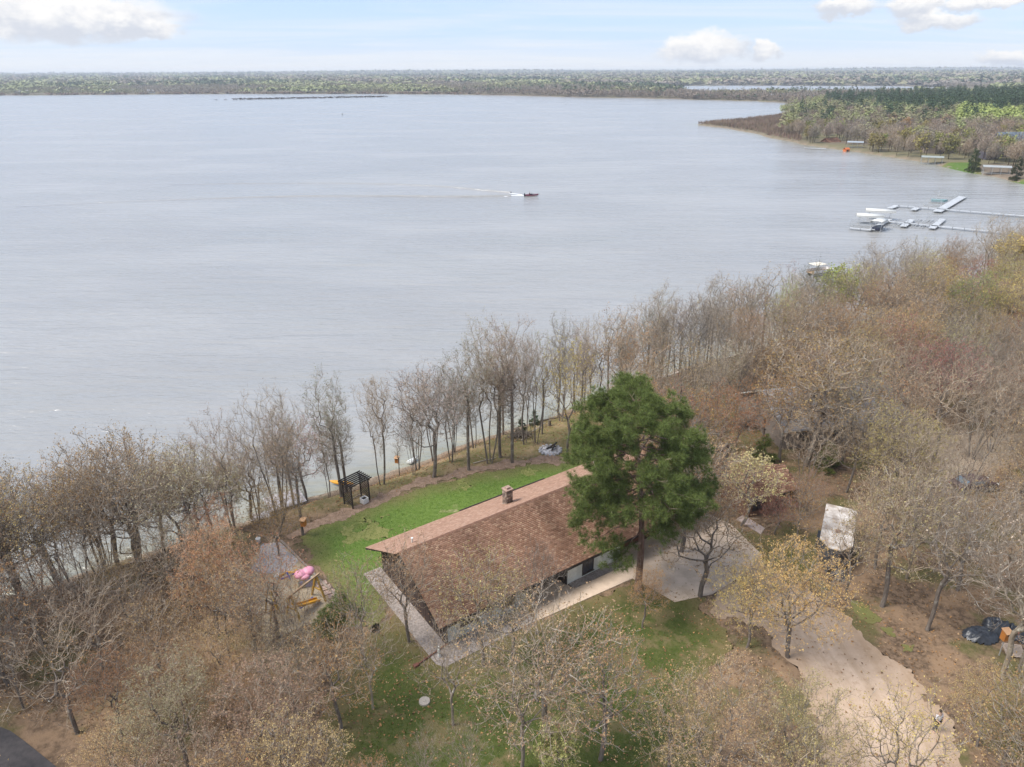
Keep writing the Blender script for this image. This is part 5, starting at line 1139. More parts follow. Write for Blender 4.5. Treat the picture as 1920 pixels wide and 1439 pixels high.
BUD = dict(rust=(.40, .225, .112), tan=(.42, .295, .155), yellow=(.53, .39, .15), pale=(.55, .46, .27), red=(.36, .17, .12), lime=(.40, .46, .10), olive=(.30, .27, .10),
           grey=(.38, .315, .235), pine=(.148, .168, .050), dark=(.075, .10, .04), brown=(.33, .24, .145))
def tree(name, kind, x, y, h=None, hue='tan', label='', group=None, var=None, rot=None, z=None, bark=(1, 1, 1), wide=1.0, single=False, lean=(0, 0), jit=.12):
    ps = PROTO[kind]; p = ps[(rng.integers(len(ps)) if var is None else var) % len(ps)]
    s = (h or p[3])/p[3]; z = gz(x, y) if z is None else z
    rz = rng.random()*6.283 if rot is None else rot
    col = np.array(BUD[hue])*(1+rng.normal(0, jit, 3)*np.array([.6, .6, .6])+rng.normal(0, jit)); col = np.clip(col, .01, .9)
    if single:
        o = link(name, p[2]); o.color = (*col, 1)
    else:
        o = empty(name, (0, 0, 0)); a = link('trunk', p[0], o); a.color = (*bark, 1); c = link('crown', p[1], o); c.color = (*col, 1)
    o.location = (x, y, z-.05); o.rotation_euler = (lean[0], lean[1], rz); o.scale = (s*wide, s*wide, s)
    cat = 'tree'
    tag(o, label, cat, group)
    return o
def top_h(bx, by, ty, z=4.0):
    p = at(bx, by, z); z = gz(p[0], p[1])
    p = at(bx, by, z); q = atY(bx, ty, p[1]); return p[0], p[1], q[2]-z

print('proto tris', {k: [sum(len(pp.loops)-2*len(pp.polygons) for pp in q[:2]) for q in v] for k, v in PROTO.items()}, file=__import__('sys').stderr)
# ---- trees placed one by one: (name, kind, base px, base py, top py, hue, label, options)
TREES = [
 ('bare_tree', 'vase', 527, 978, 735, 'grey', 'thick forked dark-trunked bare tree on the bank beside the pale shore platform', dict(var=0, wide=.75)),
 ('bare_tree', 'bare', 568, 1003, 800, 'tan', 'slim tan-budded tree with an orange nest box on its trunk at the lawn corner', dict(var=0)),
 ('bare_tree', 'bare', 551, 952, 770, 'grey', 'leaning grey tree between the thick forked tree and the nest box tree', dict(var=2)),
 ('oak_tree', 'sparse', 470, 950, 800, 'yellow', 'rounded yellow-tan budding tree at the waterline left of the thick forked tree', dict()),
 ('bare_tree', 'bare', 640, 932, 712, 'grey', 'tall bare tree leaning left over the water just behind the pergola', dict(var=2, rot=3.1)),
 ('bare_tree', 'bare', 617, 925, 790, 'tan', 'thin double-stemmed tan tree left of the pergola above the yellow kayak', dict(var=1, wide=.8)),
 ('bare_tree', 'bare', 716, 908, 686, 'grey', 'tall twin-trunked bare tree right of the pergola', dict(var=1, rot=2.2, wide=.85)),
 ('sapling_tree', 'sapling', 748, 880, 800, 'grey', 'thin sapling carrying an orange nest box at the water edge', dict()),
 ('bare_tree', 'vase', 776, 890, 770, 'brown', 'low many-stemmed brown bush tree on the bank between nest box sapling and dark lone tree', dict(var=0, wide=.55)),
 ('bare_tree', 'sparse', 812, 894, 688, 'grey', 'dark lone tree with a wide flat crown standing at the lawn edge', dict(var=0)),
 ('bare_tree', 'bare', 846, 866, 690, 'grey', 'clump of slender stems with one crown right of the dark lone tree', dict(var=4, wide=.75)),
 ('bare_tree', 'bare', 879, 882, 640, 'grey', 'very tall single straight bare tree right of the slender clump', dict(var=0)),
 ('bare_tree', 'bare', 918, 868, 604, 'grey', 'tallest pair of pale stems on the bank left of the reddish trunk', dict(var=3, wide=.8)),
 ('bare_tree', 'bare', 938, 858, 620, 'grey', 'tall pale stem standing tight behind the tallest pair', dict(var=2)),
 ('bare_tree', 'bare', 960, 868, 615, 'grey', 'tall bare tree with a reddish lower trunk at the mulch strip', dict(var=0, rot=1.0)),
 ('bare_tree', 'bare', 984, 832, 618, 'grey', 'bare tree rising from the brush pile', dict(var=1, wide=.8)),
 ('bare_tree', 'vase', 1004, 832, 628, 'brown', 'stout dark leaning tree beside the pale fallen branch', dict(var=0, wide=.6)),
 ('oak_tree', 'sparse', 1064, 862, 638, 'yellow', 'pale-trunked tree with yellow buds on top beside the fire ring', dict(var=1, wide=.62)),
 ('bare_tree', 'bare', 1052, 790, 612, 'grey', 'grey bare tree at the shore behind the fire ring tree', dict(var=3, wide=.7)),
 ('bare_tree', 'bare', 1112, 775, 600, 'tan', 'bent double-limbed tree behind the top left of the big pine', dict(var=3, wide=.9)),
 ('bare_tree', 'bare', 1160, 745, 585, 'grey', 'slim bare tree on the shore behind the pine top', dict(var=0)),
 ('bare_tree', 'vase', 1218, 704, 540, 'olive', 'large fan-shaped bare tree rising directly above the pine', dict(var=1, wide=.9)),
 ('bare_tree', 'bare', 1268, 715, 560, 'grey', 'bare tree on the right flank of the fan-shaped tree', dict(var=4, wide=.8)),
 ('bare_tree', 'bare', 1322, 842, 640, 'grey', 'thick dark double trunk rising out of the firewood pile', dict(var=3, wide=.9)),
 ('bare_tree', 'bare', 1302, 730, 556, 'grey', 'tall bare tree in front of the white beach strip', dict(var=0)),
 ('bare_tree', 'bare', 1340, 745, 560, 'grey', 'tall grey tree with many parallel limbs right of the beach strip', dict(var=4, wide=.85)),
 ('bare_tree', 'bare', 1358, 812, 650, 'grey', 'slim bare tree right behind the firewood pile', dict(var=2)),
 ('bare_tree', 'sapling', 1378, 850, 760, 'grey', 'thin dark sapling on the olive grass right of the firewood pile', dict()),
 ('bare_tree', 'bare', 1382, 800, 640, 'grey', 'bare tree beside the small brush heap near the grey-roofed house', dict(var=1, wide=.8)),
 ('bare_tree', 'vase', 1398, 690, 522, 'olive', 'wide grey-olive tree against the water above the beach', dict(var=0, wide=.8)),
 ('bare_tree', 'bare', 1462, 660, 528, 'lime', 'slim tree with a faint lime crown at the water edge', dict(var=3, wide=.8)),
 ('bare_tree', 'bare', 1440, 670, 540, 'olive', 'slender grey tree left of the faint lime crown', dict(var=1, wide=.8)),
 ('bare_tree', 'sparse', 1508, 640, 487, 'dark', 'dark narrow tree with clotted twig tips standing against the lake', dict(var=0, wide=.55)),
 ('leafing_tree', 'leafing', 1568, 610, 488, 'lime', 'bright lime-green leafing tree by the white boat at the shore', dict(wide=1.2)),
 ('leafing_tree', 'leafing', 1545, 600, 528, 'lime', 'low lime bush tree directly below the white boat at the shore', dict(wide=1.1)),
 ('bare_tree', 'vase', 1645, 645, 452, 'brown', 'huge fan-shaped dark tree with spreading trunks at the right shore', dict(var=1, wide=1.15)),
 ('oak_tree', 'oak', 1560, 660, 555, 'rust', 'rounded russet oak left of the huge fan-shaped tree', dict(var=0)),
 ('oak_tree', 'sparse', 1512, 872, 622, 'rust', 'large orange-budded oak whose trunk stands before the grey-roofed house', dict(var=0, wide=1.2)),
 ('oak_tree', 'oak', 1440, 745, 632, 'rust', 'orange-budded oak left behind the grey-roofed house', dict(var=1)),
 ('maple_tree', 'oak', 1832, 580, 482, 'red', 'wine-red flowering maple standing out in the right-hand wood', dict(var=2, wide=1.1)),
 ('maple_tree', 'oak', 1790, 600, 505, 'red', 'smaller reddish maple leaning on the wine-red one', dict(var=4)),
 ('leafing_tree', 'leafing', 1905, 545, 440, 'yellow', 'golden-green tree at the right edge below the walkway', dict(wide=1.5)),
 ('bare_tree', 'vase', 1852, 540, 405, 'olive', 'tall pale-tipped bare tree reaching up in front of the boat dock walkway', dict(var=0, wide=1.0)),
 ('bare_tree', 'vase', 1760, 560, 445, 'grey', 'broad grey bare tree between the huge fan-shaped tree and the pale-tipped one', dict(var=1, wide=1.1)),
 ('bare_tree', 'bare', 1910, 520, 405, 'grey', 'grey bare tree against the water at the right edge', dict(var=4)),
 ('serviceberry_tree', 'blossom', 1388, 985, 835, 'pale', 'cream-dotted blossoming tree right of the pine behind the driveway', dict(wide=1.0)),
 ('oak_tree', 'sparse', 1312, 1118, 915, 'tan', 'dark forked oak standing on the concrete driveway edge with open crown', dict(var=1, wide=1.2)),
 ('oak_tree', 'oak', 1478, 1232, 1022, 'yellow', 'big yellow-budded tree between front lawn and dirt driveway', dict(var=0, wide=1.05)),
 ('oak_tree', 'oak', 1400, 1215, 1050, 'yellow', 'yellow-budded tree close left of the big one beside the front lawn', dict(var=2, wide=.9)),
 ('oak_tree', 'sparse', 1018, 1430, 1128, 'tan', 'largest front-yard oak with twin trunks and pale lichen limbs', dict(var=0, wide=1.0, bark=(1.25, 1.25, 1.2))),
 ('oak_tree', 'gnarly', 978, 1445, 1170, 'tan', 'bare crooked companion trunk beside the largest front-yard oak', dict(var=1, wide=.8, bark=(1.2, 1.2, 1.15))),
 ('oak_tree', 'oak', 1205, 1178, 1062, 'rust', 'bushy russet tree at the walkway end under the pine', dict(var=3, wide=.85)),
 ('birch_tree', 'gnarly', 1005, 1190, 1010, 'grey', 'whitish bare tree by the house entrance', dict(var=0, wide=.62, bark=(2.6, 2.55, 2.5))),
 ('oak_tree', 'sparse', 905, 1250, 1030, 'tan', 'tan budding tree overhanging the near roof slope', dict(var=0, wide=.85)),
 ('oak_tree', 'sparse', 960, 1240, 1075, 'rust', 'low tan tree against the white front wall right of the overhanging one', dict(var=1, wide=.75)),
 ('oak_tree', 'sparse', 768, 1205, 1015, 'tan', 'tan tree in front of the dark gable end of the house', dict(var=1, wide=.8)),
 ('oak_tree', 'gnarly', 700, 1330, 1130, 'tan', 'grey lichened tree at the left edge of the front lawn', dict(var=0, wide=.7, bark=(1.7, 1.75, 1.6))),
 ('oak_tree', 'sparse', 685, 1235, 1040, 'tan', 'thin tan tree between play area and gravel bed', dict(var=0, wide=.7)),
 ('bare_tree', 'bare', 492, 1285, 1050, 'tan', 'thin upright tree in front of the play area left end', dict(var=0)),
 ('oak_tree', 'gnarly', 275, 1102, 812, 'tan', 'dark leaning oak with heavy limbs at the left shore wood', dict(var=1, wide=.75)),
 ('oak_tree', 'sparse', 225, 1060, 830, 'tan', 'tan-topped oak behind the dark leaning oak on the left', dict(var=0)),
 ('bare_tree', 'gnarly', 185, 1215, 1010, 'grey', 'pale arching bare tree with drooping limbs on the left', dict(var=0, wide=.85, bark=(1.7, 1.55, 1.35))),
 ('oak_tree', 'gnarly', 45, 1330, 1130, 'grey', 'grey-trunked tree above the road corner on the left', dict(var=0, wide=.6)),
 ('oak_tree', 'sparse', 1652, 1138, 880, 'brown', 'dark-trunked tall oak right of the white-roofed trailer', dict(var=0, wide=.9)),
 ('oak_tree', 'gnarly', 1738, 1182, 890, 'grey', 'straight grey-trunked tall oak on the brown slope between trailer and tarp', dict(var=1, wide=.8)),
 ('oak_tree', 'gnarly', 1880, 1272, 960, 'grey', 'grey oak behind the orange box on the right slope', dict(var=0, wide=.95, bark=(1.5, 1.5, 1.35))),
 ('oak_tree', 'gnarly', 1908, 1262, 1010, 'grey', 'second grey oak beside the pallet at the right edge', dict(var=1, wide=.8, bark=(1.5, 1.5, 1.35))),
 ('bare_tree', 'vase', 1700, 1010, 795, 'grey', 'pale bare tree with fan of fine twigs above the parked car', dict(var=0, wide=.8)),
 ('bare_tree', 'vase', 1790, 985, 760, 'grey', 'tall twin dark-stemmed tree left of the parked car', dict(var=1, wide=.6)),
 ('oak_tree', 'gnarly', 1860, 1120, 905, 'grey', 'whitish bare oak spreading over the black tarp', dict(var=0, wide=.9, bark=(1.9, 1.8, 1.6))),
 ('leafing_tree', 'leafing', 1040, 1475, 1345, 'yellow', 'yellow-green leafing sapling at the bottom centre of the front lawn', dict(wide=.85)),
 ('bare_tree', 'gnarly', 880, 1500, 1350, 'grey', 'pale bare shrub tree at the bottom left of the front lawn', dict(var=0, wide=.6, bark=(2, 1.85, 1.7))),
 ('bare_tree', 'gnarly', 800, 1500, 1365, 'grey', 'pale bare shrub tree left of the other pale shrub tree at the bottom', dict(var=1, wide=.55, bark=(2, 1.85, 1.7))),
 ('oak_tree', 'oak', 1330, 1500, 1255, 'tan', 'dense tan oak at the bottom right of the front lawn', dict(var=2, wide=.95)),
 ('oak_tree', 'oak', 1470, 1540, 1290, 'tan', 'dense tan oak at the bottom left edge of the dirt driveway', dict(var=4, wide=.9)),
 ('oak_tree', 'sparse', 1660, 1540, 1300, 'yellow', 'dark-limbed yellow-tipped tree over the bottom of the dirt driveway', dict(var=1, wide=.8)),
 ('oak_tree', 'oak', 1832, 1400, 1262, 'yellow', 'yellow-budded tree right of the dirt driveway near the standing person', dict(var=1, wide=.8)),
 ('oak_tree', 'oak', 1870, 1450, 1270, 'olive', 'olive-yellow tree in the bottom right corner', dict(var=3, wide=.9)),
 ('maple_tree', 'oak', 1452, 1003, 925, 'red', 'low reddish shrub tree in front of the brown-roofed cabin', dict(var=2, wide=1.0)),
 ('maple_tree', 'oak', 1512, 965, 880, 'red', 'low reddish shrub tree between cabin and trailer', dict(var=0, wide=1.0)),
 ('oak_tree', 'oak', 1395, 925, 852, 'rust', 'low russet tree behind the brown-roofed cabin', dict(var=1, wide=.9)),
 ('oak_tree', 'sparse', 560, 1275, 1090, 'rust', 'thin russet tree rising in front of the yellow swing posts', dict(var=1, wide=.7)),
 ('oak_tree', 'sparse', 430, 1240, 1040, 'rust', 'russet tree covering the left end of the play area', dict(var=0, wide=.8)),
 ('oak_tree', 'oak', 345, 1030, 868, 'tan', 'tan oak at the left shore right of the dark leaning oak', dict(var=1, wide=.9)),
 ('oak_tree', 'sparse', 402, 1005, 858, 'tan', 'open tan oak at the shore left of the grey dock section', dict(var=0, wide=1.0)),
 ('oak_tree', 'oak', 440, 985, 862, 'yellow', 'straw-coloured oak close to the grey dock section', dict(var=3, wide=.85)),
 ('oak_tree', 'oak', 415, 1075, 935, 'rust', 'low russet oak behind the yellow toy slide', dict(var=2, wide=.9)),
 ('oak_tree', 'sparse', 1125, 1425, 1185, 'tan', 'open tan oak right of the largest front-yard oak', dict(var=1, wide=.9)),
 ('oak_tree', 'gnarly', 850, 1360, 1150, 'tan', 'bare crooked oak left of the largest front-yard oak', dict(var=0, wide=.7, bark=(1.3, 1.3, 1.25))),
 ('oak_tree', 'sparse', 1255, 1475, 1285, 'tan', 'small tan oak at the bottom edge right of the leafing sapling', dict(var=0, wide=.9)),
 ('oak_tree', 'sparse', 640, 1370, 1175, 'rust', 'open russet oak at the left rim of the front lawn', dict(var=0, wide=.9)),
 ('oak_tree', 'sparse', 1585, 1125, 950, 'tan', 'open tan oak right in front of the trailer nose', dict(var=1, wide=.75)),
 ('oak_tree', 'sparse', 1492, 1032, 900, 'rust', 'thin russet tree on the grass left of the trailer', dict(var=0, wide=.7)),
 ('oak_tree', 'gnarly', 1700, 1085, 880, 'grey', 'bare oak uphill between the two tall slope oaks', dict(var=0, wide=.8, bark=(1.4, 1.35, 1.2))),
 ('oak_tree', 'sparse', 1462, 866, 690, 'rust', 'open russet oak before the left end of the grey roof', dict(var=1, wide=.95)),
 ('oak_tree', 'sparse', 1580, 868, 690, 'tan', 'open tan oak before the right end of the grey roof', dict(var=0, wide=.95)),
 ('oak_tree', 'sparse', 522, 1222, 1010, 'rust', 'open russet tree veiling the climbing frame', dict(var=0, wide=.75)),
 ('oak_tree', 'sparse', 1424, 846, 700, 'rust', 'open russet tree on the grass at the left gable of the grey-roofed house', dict(var=0, wide=.95)),
 ('oak_tree', 'gnarly', 1546, 868, 712, 'tan', 'bare crooked oak before the middle of the grey roof', dict(var=1, wide=.9)),
 ('oak_tree', 'sparse', 1642, 1068, 880, 'tan', 'open tan oak close right of the trailer', dict(var=0, wide=.9)),
 ('oak_tree', 'sparse', 1795, 1108, 915, 'rust', 'open russet oak on the slope uphill of the left tarp heap', dict(var=1, wide=.85)),
 ('oak_tree', 'gnarly', 1768, 1048, 868, 'grey', 'bare grey oak on the slope below the parked car', dict(var=0, wide=.8, bark=(1.5, 1.45, 1.3))),
 ('spruce_tree', 'spruce', 1002, 795, 765, 'dark', 'small dark spruce at the shore left of the stout leaning tree', dict()),
 ('spruce_tree', 'spruce', 978, 815, 782, 'dark', 'smaller spruce below the brush pile stems', dict()),
 ('juniper_bush', 'spruce', 640, 1158, 1108, 'pine', 'dark green juniper at the right corner of the play area', dict(wide=1.5)),
 ('juniper_bush', 'spruce', 612, 1190, 1140, 'pine', 'dark green juniper in front of the play area timber edge', dict(wide=1.4)),
 ('juniper_bush', 'spruce', 1430, 862, 815, 'pine', 'green juniper left of the orange-budded oak trunk', dict(wide=1.5)),
 ('juniper_bush', 'spruce', 1548, 880, 830, 'pine', 'green juniper right of the orange-budded oak trunk', dict(wide=1.5)),
]
for nm, kind, bx, by, ty, hue, lab, opt in TREES:
    x, y, h = top_h(bx, by, ty)
    tree(nm, kind, x, y, h, hue, lab, 'bare shoreline trees' if nm == 'bare_tree' and by < 960 else None, **opt)
pp = at(1196, 1107, 4.0)
tree('pine_tree', 'pine', pp[0], pp[1], 17.0, 'pine', 'big dark green pine with tall bare reddish trunk in front of the garage', rot=0.0, bark=(.95, .72, .68))

# ---- the rest of the wood: individuals with labels worked out from where they stand
KEEP_OUT = [(640, 1030, 760, 1120), (700, 905, 1170, 1165), (560, 868, 1060, 1000), (1165, 985, 1425, 1105), (1490, 1150, 1800, 1439), (690, 1170, 1270, 1439), (1522, 938, 1612, 1050),
            (1600, 1090, 1920, 1290), (470, 1015, 625, 1170), (1440, 700, 1600, 800), (1395, 930, 1500, 1000), (0, 1330, 130, 1439), (480, 900, 482, 905), (1780, 820, 1860, 930), (1430, 1000, 1530, 1060),
            (1290, 720, 1440, 860)]
SOFT = {9: .93, 10: .95, 13: .97, 14: .8, 15: .6}
LANDMARKS = [('the play area', at(560, 1090)), ('the pergola', at(675, 950)), ('the road corner', at(60, 1400)), ('the trailer', at(1570, 1010)), ('the grey house', at(1560, 780)),
             ('the cabin', at(1440, 960)), ('the black tarp', at(1850, 1190)), ('the parked car', at(1825, 910)), ('the huge fan tree', at(1645, 645, 2.5)), ('the maple', at(1832, 580, 2.5)),
             ('the dirt driveway', at(1560, 1350)), ('the dark leaning oak', at(275, 1102)), ('the pine', at(1196, 1107)), ('the left shore', at(60, 1090))]
placed = [np.array([o.location.x, o.location.y]) for o in COL.objects if o.get('category') == 'tree']
def blocked(x, y, h, rx):
    q = np.array([[x, y, 4+h*.62], [x+rx*.75, y, 4+h*.6], [x, y, 4+h*.97], [x, y, 4+h*.25]]); a, b_ = proj(q)
    w = a[1]-a[0]
    for k, (x0, y0, x1, y1) in enumerate(KEEP_OUT):
        if a[0]+w > x0 and a[0]-w < x1 and b_[3] > y0 and b_[2] < y1:
            if k in SOFT and rng.random() > SOFT[k]: continue
            return True
    return False
FILL = []
def fill(n, box, gap, kinds, hues, names, hr, tries=40, wide=(.85, 1.1), cond=None):
    k = 0
    for _ in range(n*tries):
        if k >= n: break
        x, y = rng.uniform(box[0], box[1]), rng.uniform(box[2], box[3])
        if cond is not None and not cond(x, y): continue
        s = land_s([(x, y)])[0]
        if s < 1.0: continue
        if min(np.hypot(p[0]-x, p[1]-y) for p in placed) < gap: continue
        if min(sdpoly([(x, y)], pl)[0]*-1 for pl in (LAWN_B, LAWN_F, DRIVE)) < 1.5: continue
        a, b_ = proj([[x, y, 10.]])
        if not (-260 < a[0] < 2180 and b_[0] < 1800): continue
        i = rng.choice(len(kinds)); h = rng.uniform(*hr)
        p = PROTO[kinds[i]]
        if blocked(x, y, h, p[0][4]*h/p[0][3]): continue
        hue = hues[rng.integers(len(hues))] if not callable(hues) else hues(x, y)
        FILL.append((names[i], kinds[i], x, y, h, hue, rng.uniform(*wide))); placed.append(np.array([x, y])); k += 1
    return k
def redness(x, y):
    v = wob(x, y, 11., 7)*1.1+rng.normal(0, .5)
    return 'red' if v > 1.3 else 'rust' if v > .3 else 'tan' if v > -.35 else 'brown' if v > -.65 else 'olive' if v > -.85 else 'yellow'
n0 = fill(32, (-26, 45, 55, 112), 1.9, ['bare', 'bare', 'sapling'], ['grey', 'grey', 'tan'], ['bare_tree']*3, (9, 13.5), cond=lambda x, y: land_s([(x, y)])[0] < 11)
n1 = fill(40, (-66, -22, 34, 66), 2.3, ['bare', 'bare', 'sparse', 'vase', 'sparse'], ['tan', 'tan', 'grey'], ['bare_tree', 'bare_tree', 'oak_tree', 'bare_tree', 'oak_tree'], (9.5, 13), cond=lambda x, y: land_s([(x, y)])[0] < 12)
n2 = fill(95, (-58, -6, 12, 56), 2.9, ['oak', 'oak', 'oak', 'sparse', 'gnarly'], ['rust', 'rust', 'rust', 'tan', 'brown', 'brown'], ['oak_tree']*5, (6.5, 10), cond=lambda x, y: land_s([(x, y)])[0] > 13)
n3 = fill(140, (12, 75, 22, 105), 3.2, ['oak', 'sparse', 'sparse', 'gnarly', 'vase'], redness, ['oak_tree']*4+['bare_tree'], (8, 12.5))
n4 = fill(30, (20, 130, 95, 165), 4.2, ['bare', 'vase'], ['grey', 'olive', 'grey', 'brown'], ['bare_tree']*2, (10, 13), cond=lambda x, y: land_s([(x, y)])[0] < 12)
n5 = fill(120, (45, 190, 60, 200), 4.2, ['oak', 'oak', 'sparse', 'vase'], redness, ['oak_tree']*3+['bare_tree'], (9, 13))
HW = dict(rust='russet', tan='tan', yellow='yellow-budded', pale='cream', red='wine-red', lime='lime-green', olive='olive', grey='grey', brown='brown', dark='dark', pine='green')
ORD = ['', 'second ', 'third ', 'fourth ', 'fifth ', 'sixth ', 'seventh ', 'eighth ', 'ninth ', 'tenth ']
KW = dict(oak='bushy', sparse='open-crowned', gnarly='bare crooked', vase='fan-shaped', bare='slender', sapling='thin', leafing='leafing', blossom='blossoming')
cnt = {}
lm = np.array([p for _, p in LANDMARKS])[:, :2]
order = sorted(range(len(FILL)), key=lambda i: np.hypot(*(lm-np.array(FILL[i][2:4])).T).min())
for i in order:
    nm, kind, x, y, h, hue, wd = FILL[i]
    d = np.hypot(*(lm-np.array([x, y])).T); j = int(d.argmin()); dx, dy = x-lm[j, 0], y-lm[j, 1]
    rel = ('behind' if dy > 0 else 'in front of') if abs(dy) > abs(dx) else ('right of' if dx > 0 else 'left of')
    key = f'{HW[hue]} {KW[kind]} {nm.split("_")[0] if nm != "bare_tree" else "lakeside tree"} {rel} {LANDMARKS[j][0]}'
    k = cnt.get(key, 0); cnt[key] = k+1
    lab = (f'nearest {key}' if k == 0 else f'{ORD[k]}nearest {key}') if k < 10 else f'{k+1}th nearest {key}'
    tree(nm, kind, x, y, h, hue, lab, f'trees in the wood near {LANDMARKS[j][0][4:]}', wide=wd)
print('fill', n0, n1, n2, n3, n4, n5, len(FILL), file=__import__('sys').stderr)

# ------------------------------------------------------------------ far woods
def crowns(r, XY, Z, hgt, rad, ntri, colr, conic=None, size=.8, under=.35, jit=.06):
    """many small far crowns: each a loose dome of leaf-clump triangles"""
    n = len(XY)
    c = np.repeat(np.c_[XY, Z+hgt*.60], ntri, 0); R = np.repeat(rad, ntri); Hh = np.repeat(hgt, ntri)*.42
    d = norm(r.normal(size=(n*ntri, 3))); d[:, 2] = np.where(d[:, 2] < -under, -d[:, 2], d[:, 2])
    f = .55+.5*r.random(n*ntri)
    P = c+d*np.c_[R*f, R*f, Hh*f]
    if conic is not None:
        ck = np.repeat(conic, ntri); q = np.clip((P[:, 2]-c[:, 2])/Hh*.5+.5, 0, 1)
        sc_ = np.where(ck, 1.0-.45*q, 1)[:, None]; P[:, :2] = c[:, :2]+(P[:, :2]-c[:, :2])*sc_
    nrm = norm(d*.45+r.normal(0, .3, d.shape)+np.array([0, 0, .75])); a = norm(np.cross(nrm, norm(r.normal(size=d.shape)))); b_ = np.cross(nrm, a)
    s = (R*size*(.6+.8*r.random(n*ntri)))[:, None]
    V = np.stack([P-a*s*.5-b_*s*.35, P+a*s*.5-b_*s*.35, P+b_*s*.65], 1).reshape(-1, 3)
    cc = np.repeat(colr, ntri, 0)*(1+r.normal(0, jit, (n*ntri, 1))); cc = np.clip(cc, .005, .9)
    return V, np.repeat(cc, 3, 0)
def sprays(r, XY, Z, hgt, rad, n, L, w, colr, low=.25, jit=.12):
    """bare far crowns: upright sprays of thin triangles in a tall dome"""
    m = len(XY); d = norm(r.normal(size=(m*n, 3))); f = r.random(m*n)**.45
    c = np.repeat(np.c_[XY, Z+hgt*(low+(1-low)*.5)], n, 0); R = np.repeat(rad, n); Hh = np.repeat(hgt*(1-low)*.5, n)
    off = d*np.c_[R*f, R*f, Hh*f]; D = norm(norm(off*np.array([1, 1, .5]))*.55+r.normal(0, .3, off.shape)+np.array([0, 0, .6]))
    V, _ = twig_tris(r, c+off-D*L*.4, D, L*(.6+.8*r.random(m*n)), w)
    cc = np.clip(np.repeat(colr, n, 0)*(1+r.normal(0, jit, (m*n, 1))), .005, .9); return V, np.repeat(cc, 3, 0)
M_FAR = attr_mat('far_foliage', 'tint', .95, spec=.05)
FH = {k: np.array(v) for k, v in dict(brown=(.225, .175, .14), grey=(.24, .205, .175), lime=(.26, .285, .125), rust=(.25, .165, .095), pine=(.055, .085, .045), olive=(.24, .235, .125), red=(.24, .145, .115)).items()}
def stuff_mesh(name, V, c, label=None):
    me = npmesh(name, V, [np.arange(len(V)).reshape(-1, 3)], [M_FAR], attrs=dict(tint=c))
    return tag(link(name, me), kind='stuff', label=label)
# distant shore, 1.1 to 14 km
r = np.random.default_rng(77)
def ring(D0, D1, k, n, smin):
    D = 1/(1/D0-(1/D0-1/D1)*r.random(n)) if False else D0*(D1/D0)**r.random(n)
    a = np.radians(r.uniform(-44, 44, n)); return np.c_[D*np.sin(a), D*np.cos(a)], D
XY, D = ring(1050, 14000, .009, 46000, 9)
s = land_s(XY); ok = (s > 3) & ~((XY[:, 0] > 120) & (D < 1120)); XY, D, s = XY[ok], D[ok], s[ok]
# a denser front row along the water
XY2, D2 = ring(1050, 2700, .009, 42000, 9); s2 = land_s(XY2); ok = (s2 > 2) & (s2 < 55) & ~((XY2[:, 0] > 120) & (D2 < 1120)); XY = np.r_[XY, XY2[ok]]; D = np.r_[D, D2[ok]]; s = np.r_[s, s2[ok]]
Z = height(XY, s)
pxx, pyy = proj(np.c_[XY, Z+8])
v = wob(XY[:, 0], XY[:, 1], 210, 3)+.6*wob(XY[:, 0], XY[:, 1], 70, 8)+.12*r.normal(size=len(XY)); v2 = wob(XY[:, 0], XY[:, 1]*.6, 330, 9)+.5*wob(XY[:, 0], XY[:, 1], 60, 4)+.35*r.normal(size=len(XY))
vq = np.clip(v, -1, 1); col = np.stack([np.interp(vq, [-.9, -.3, .15, .8], [FH[k][i] for k in ('grey', 'brown', 'olive', 'lime')]) for i in range(3)], -1)
leftness = np.clip((700-pxx)/700, 0, 1)
col = np.where(((pxx > 900) & (s < 90) & (D < 1700))[:, None], FH['brown'], col)
lw = (leftness*.55)[:, None]*np.clip(v+.5, 0, 1)[:, None]; col = col*(1-lw)+FH['lime']*lw
col = col*.84+np.array((.235, .225, .165))*.16
con = (v2 > .85) & (r.random(len(v)) < .8); col = np.where(con[:, None], np.array((.085, .115, .065)), col)
lowm = (s < 14) & (pxx < 900)                                   # low reddish reeds before the trees
hg = np.where(lowm, 2.2, np.where((s < 75) & (XY[:, 0] > 300) & (D < 1700), 8.5, np.where(con, 16, 11.0)))*(1+r.normal(0, .12, len(D)))*np.clip(.85+D/9000, 1, 1.6)
col = np.where(lowm[:, None], np.array((.15, .10, .075)), col)
rad = np.clip(.0056*D, 4, 80)*np.where(con, .7, 1)*np.where(lowm, .8, 1)
near_ = D < 2600
k1 = near_ & (con | lowm | (v > .35)); k2 = near_ & ~k1
V1, c1_ = crowns(r, XY[k1], Z[k1], hg[k1], rad[k1]*.85, 16, col[k1], con[k1], .62)
V3, c3_ = sprays(r, XY[k2], Z[k2], hg[k2], rad[k2], 20, 4.2, 1.5, col[k2], .12, .07); V1, c1_ = np.r_[V1, V3], np.r_[c1_, c3_]
V2, c2_ = crowns(r, XY[~near_], Z[~near_], hg[~near_], rad[~near_], 10, col[~near_], con[~near_], 1.0)
stuff_mesh('forest', np.r_[V1, V2], np.r_[c1_, c2_], 'wooded far shore')
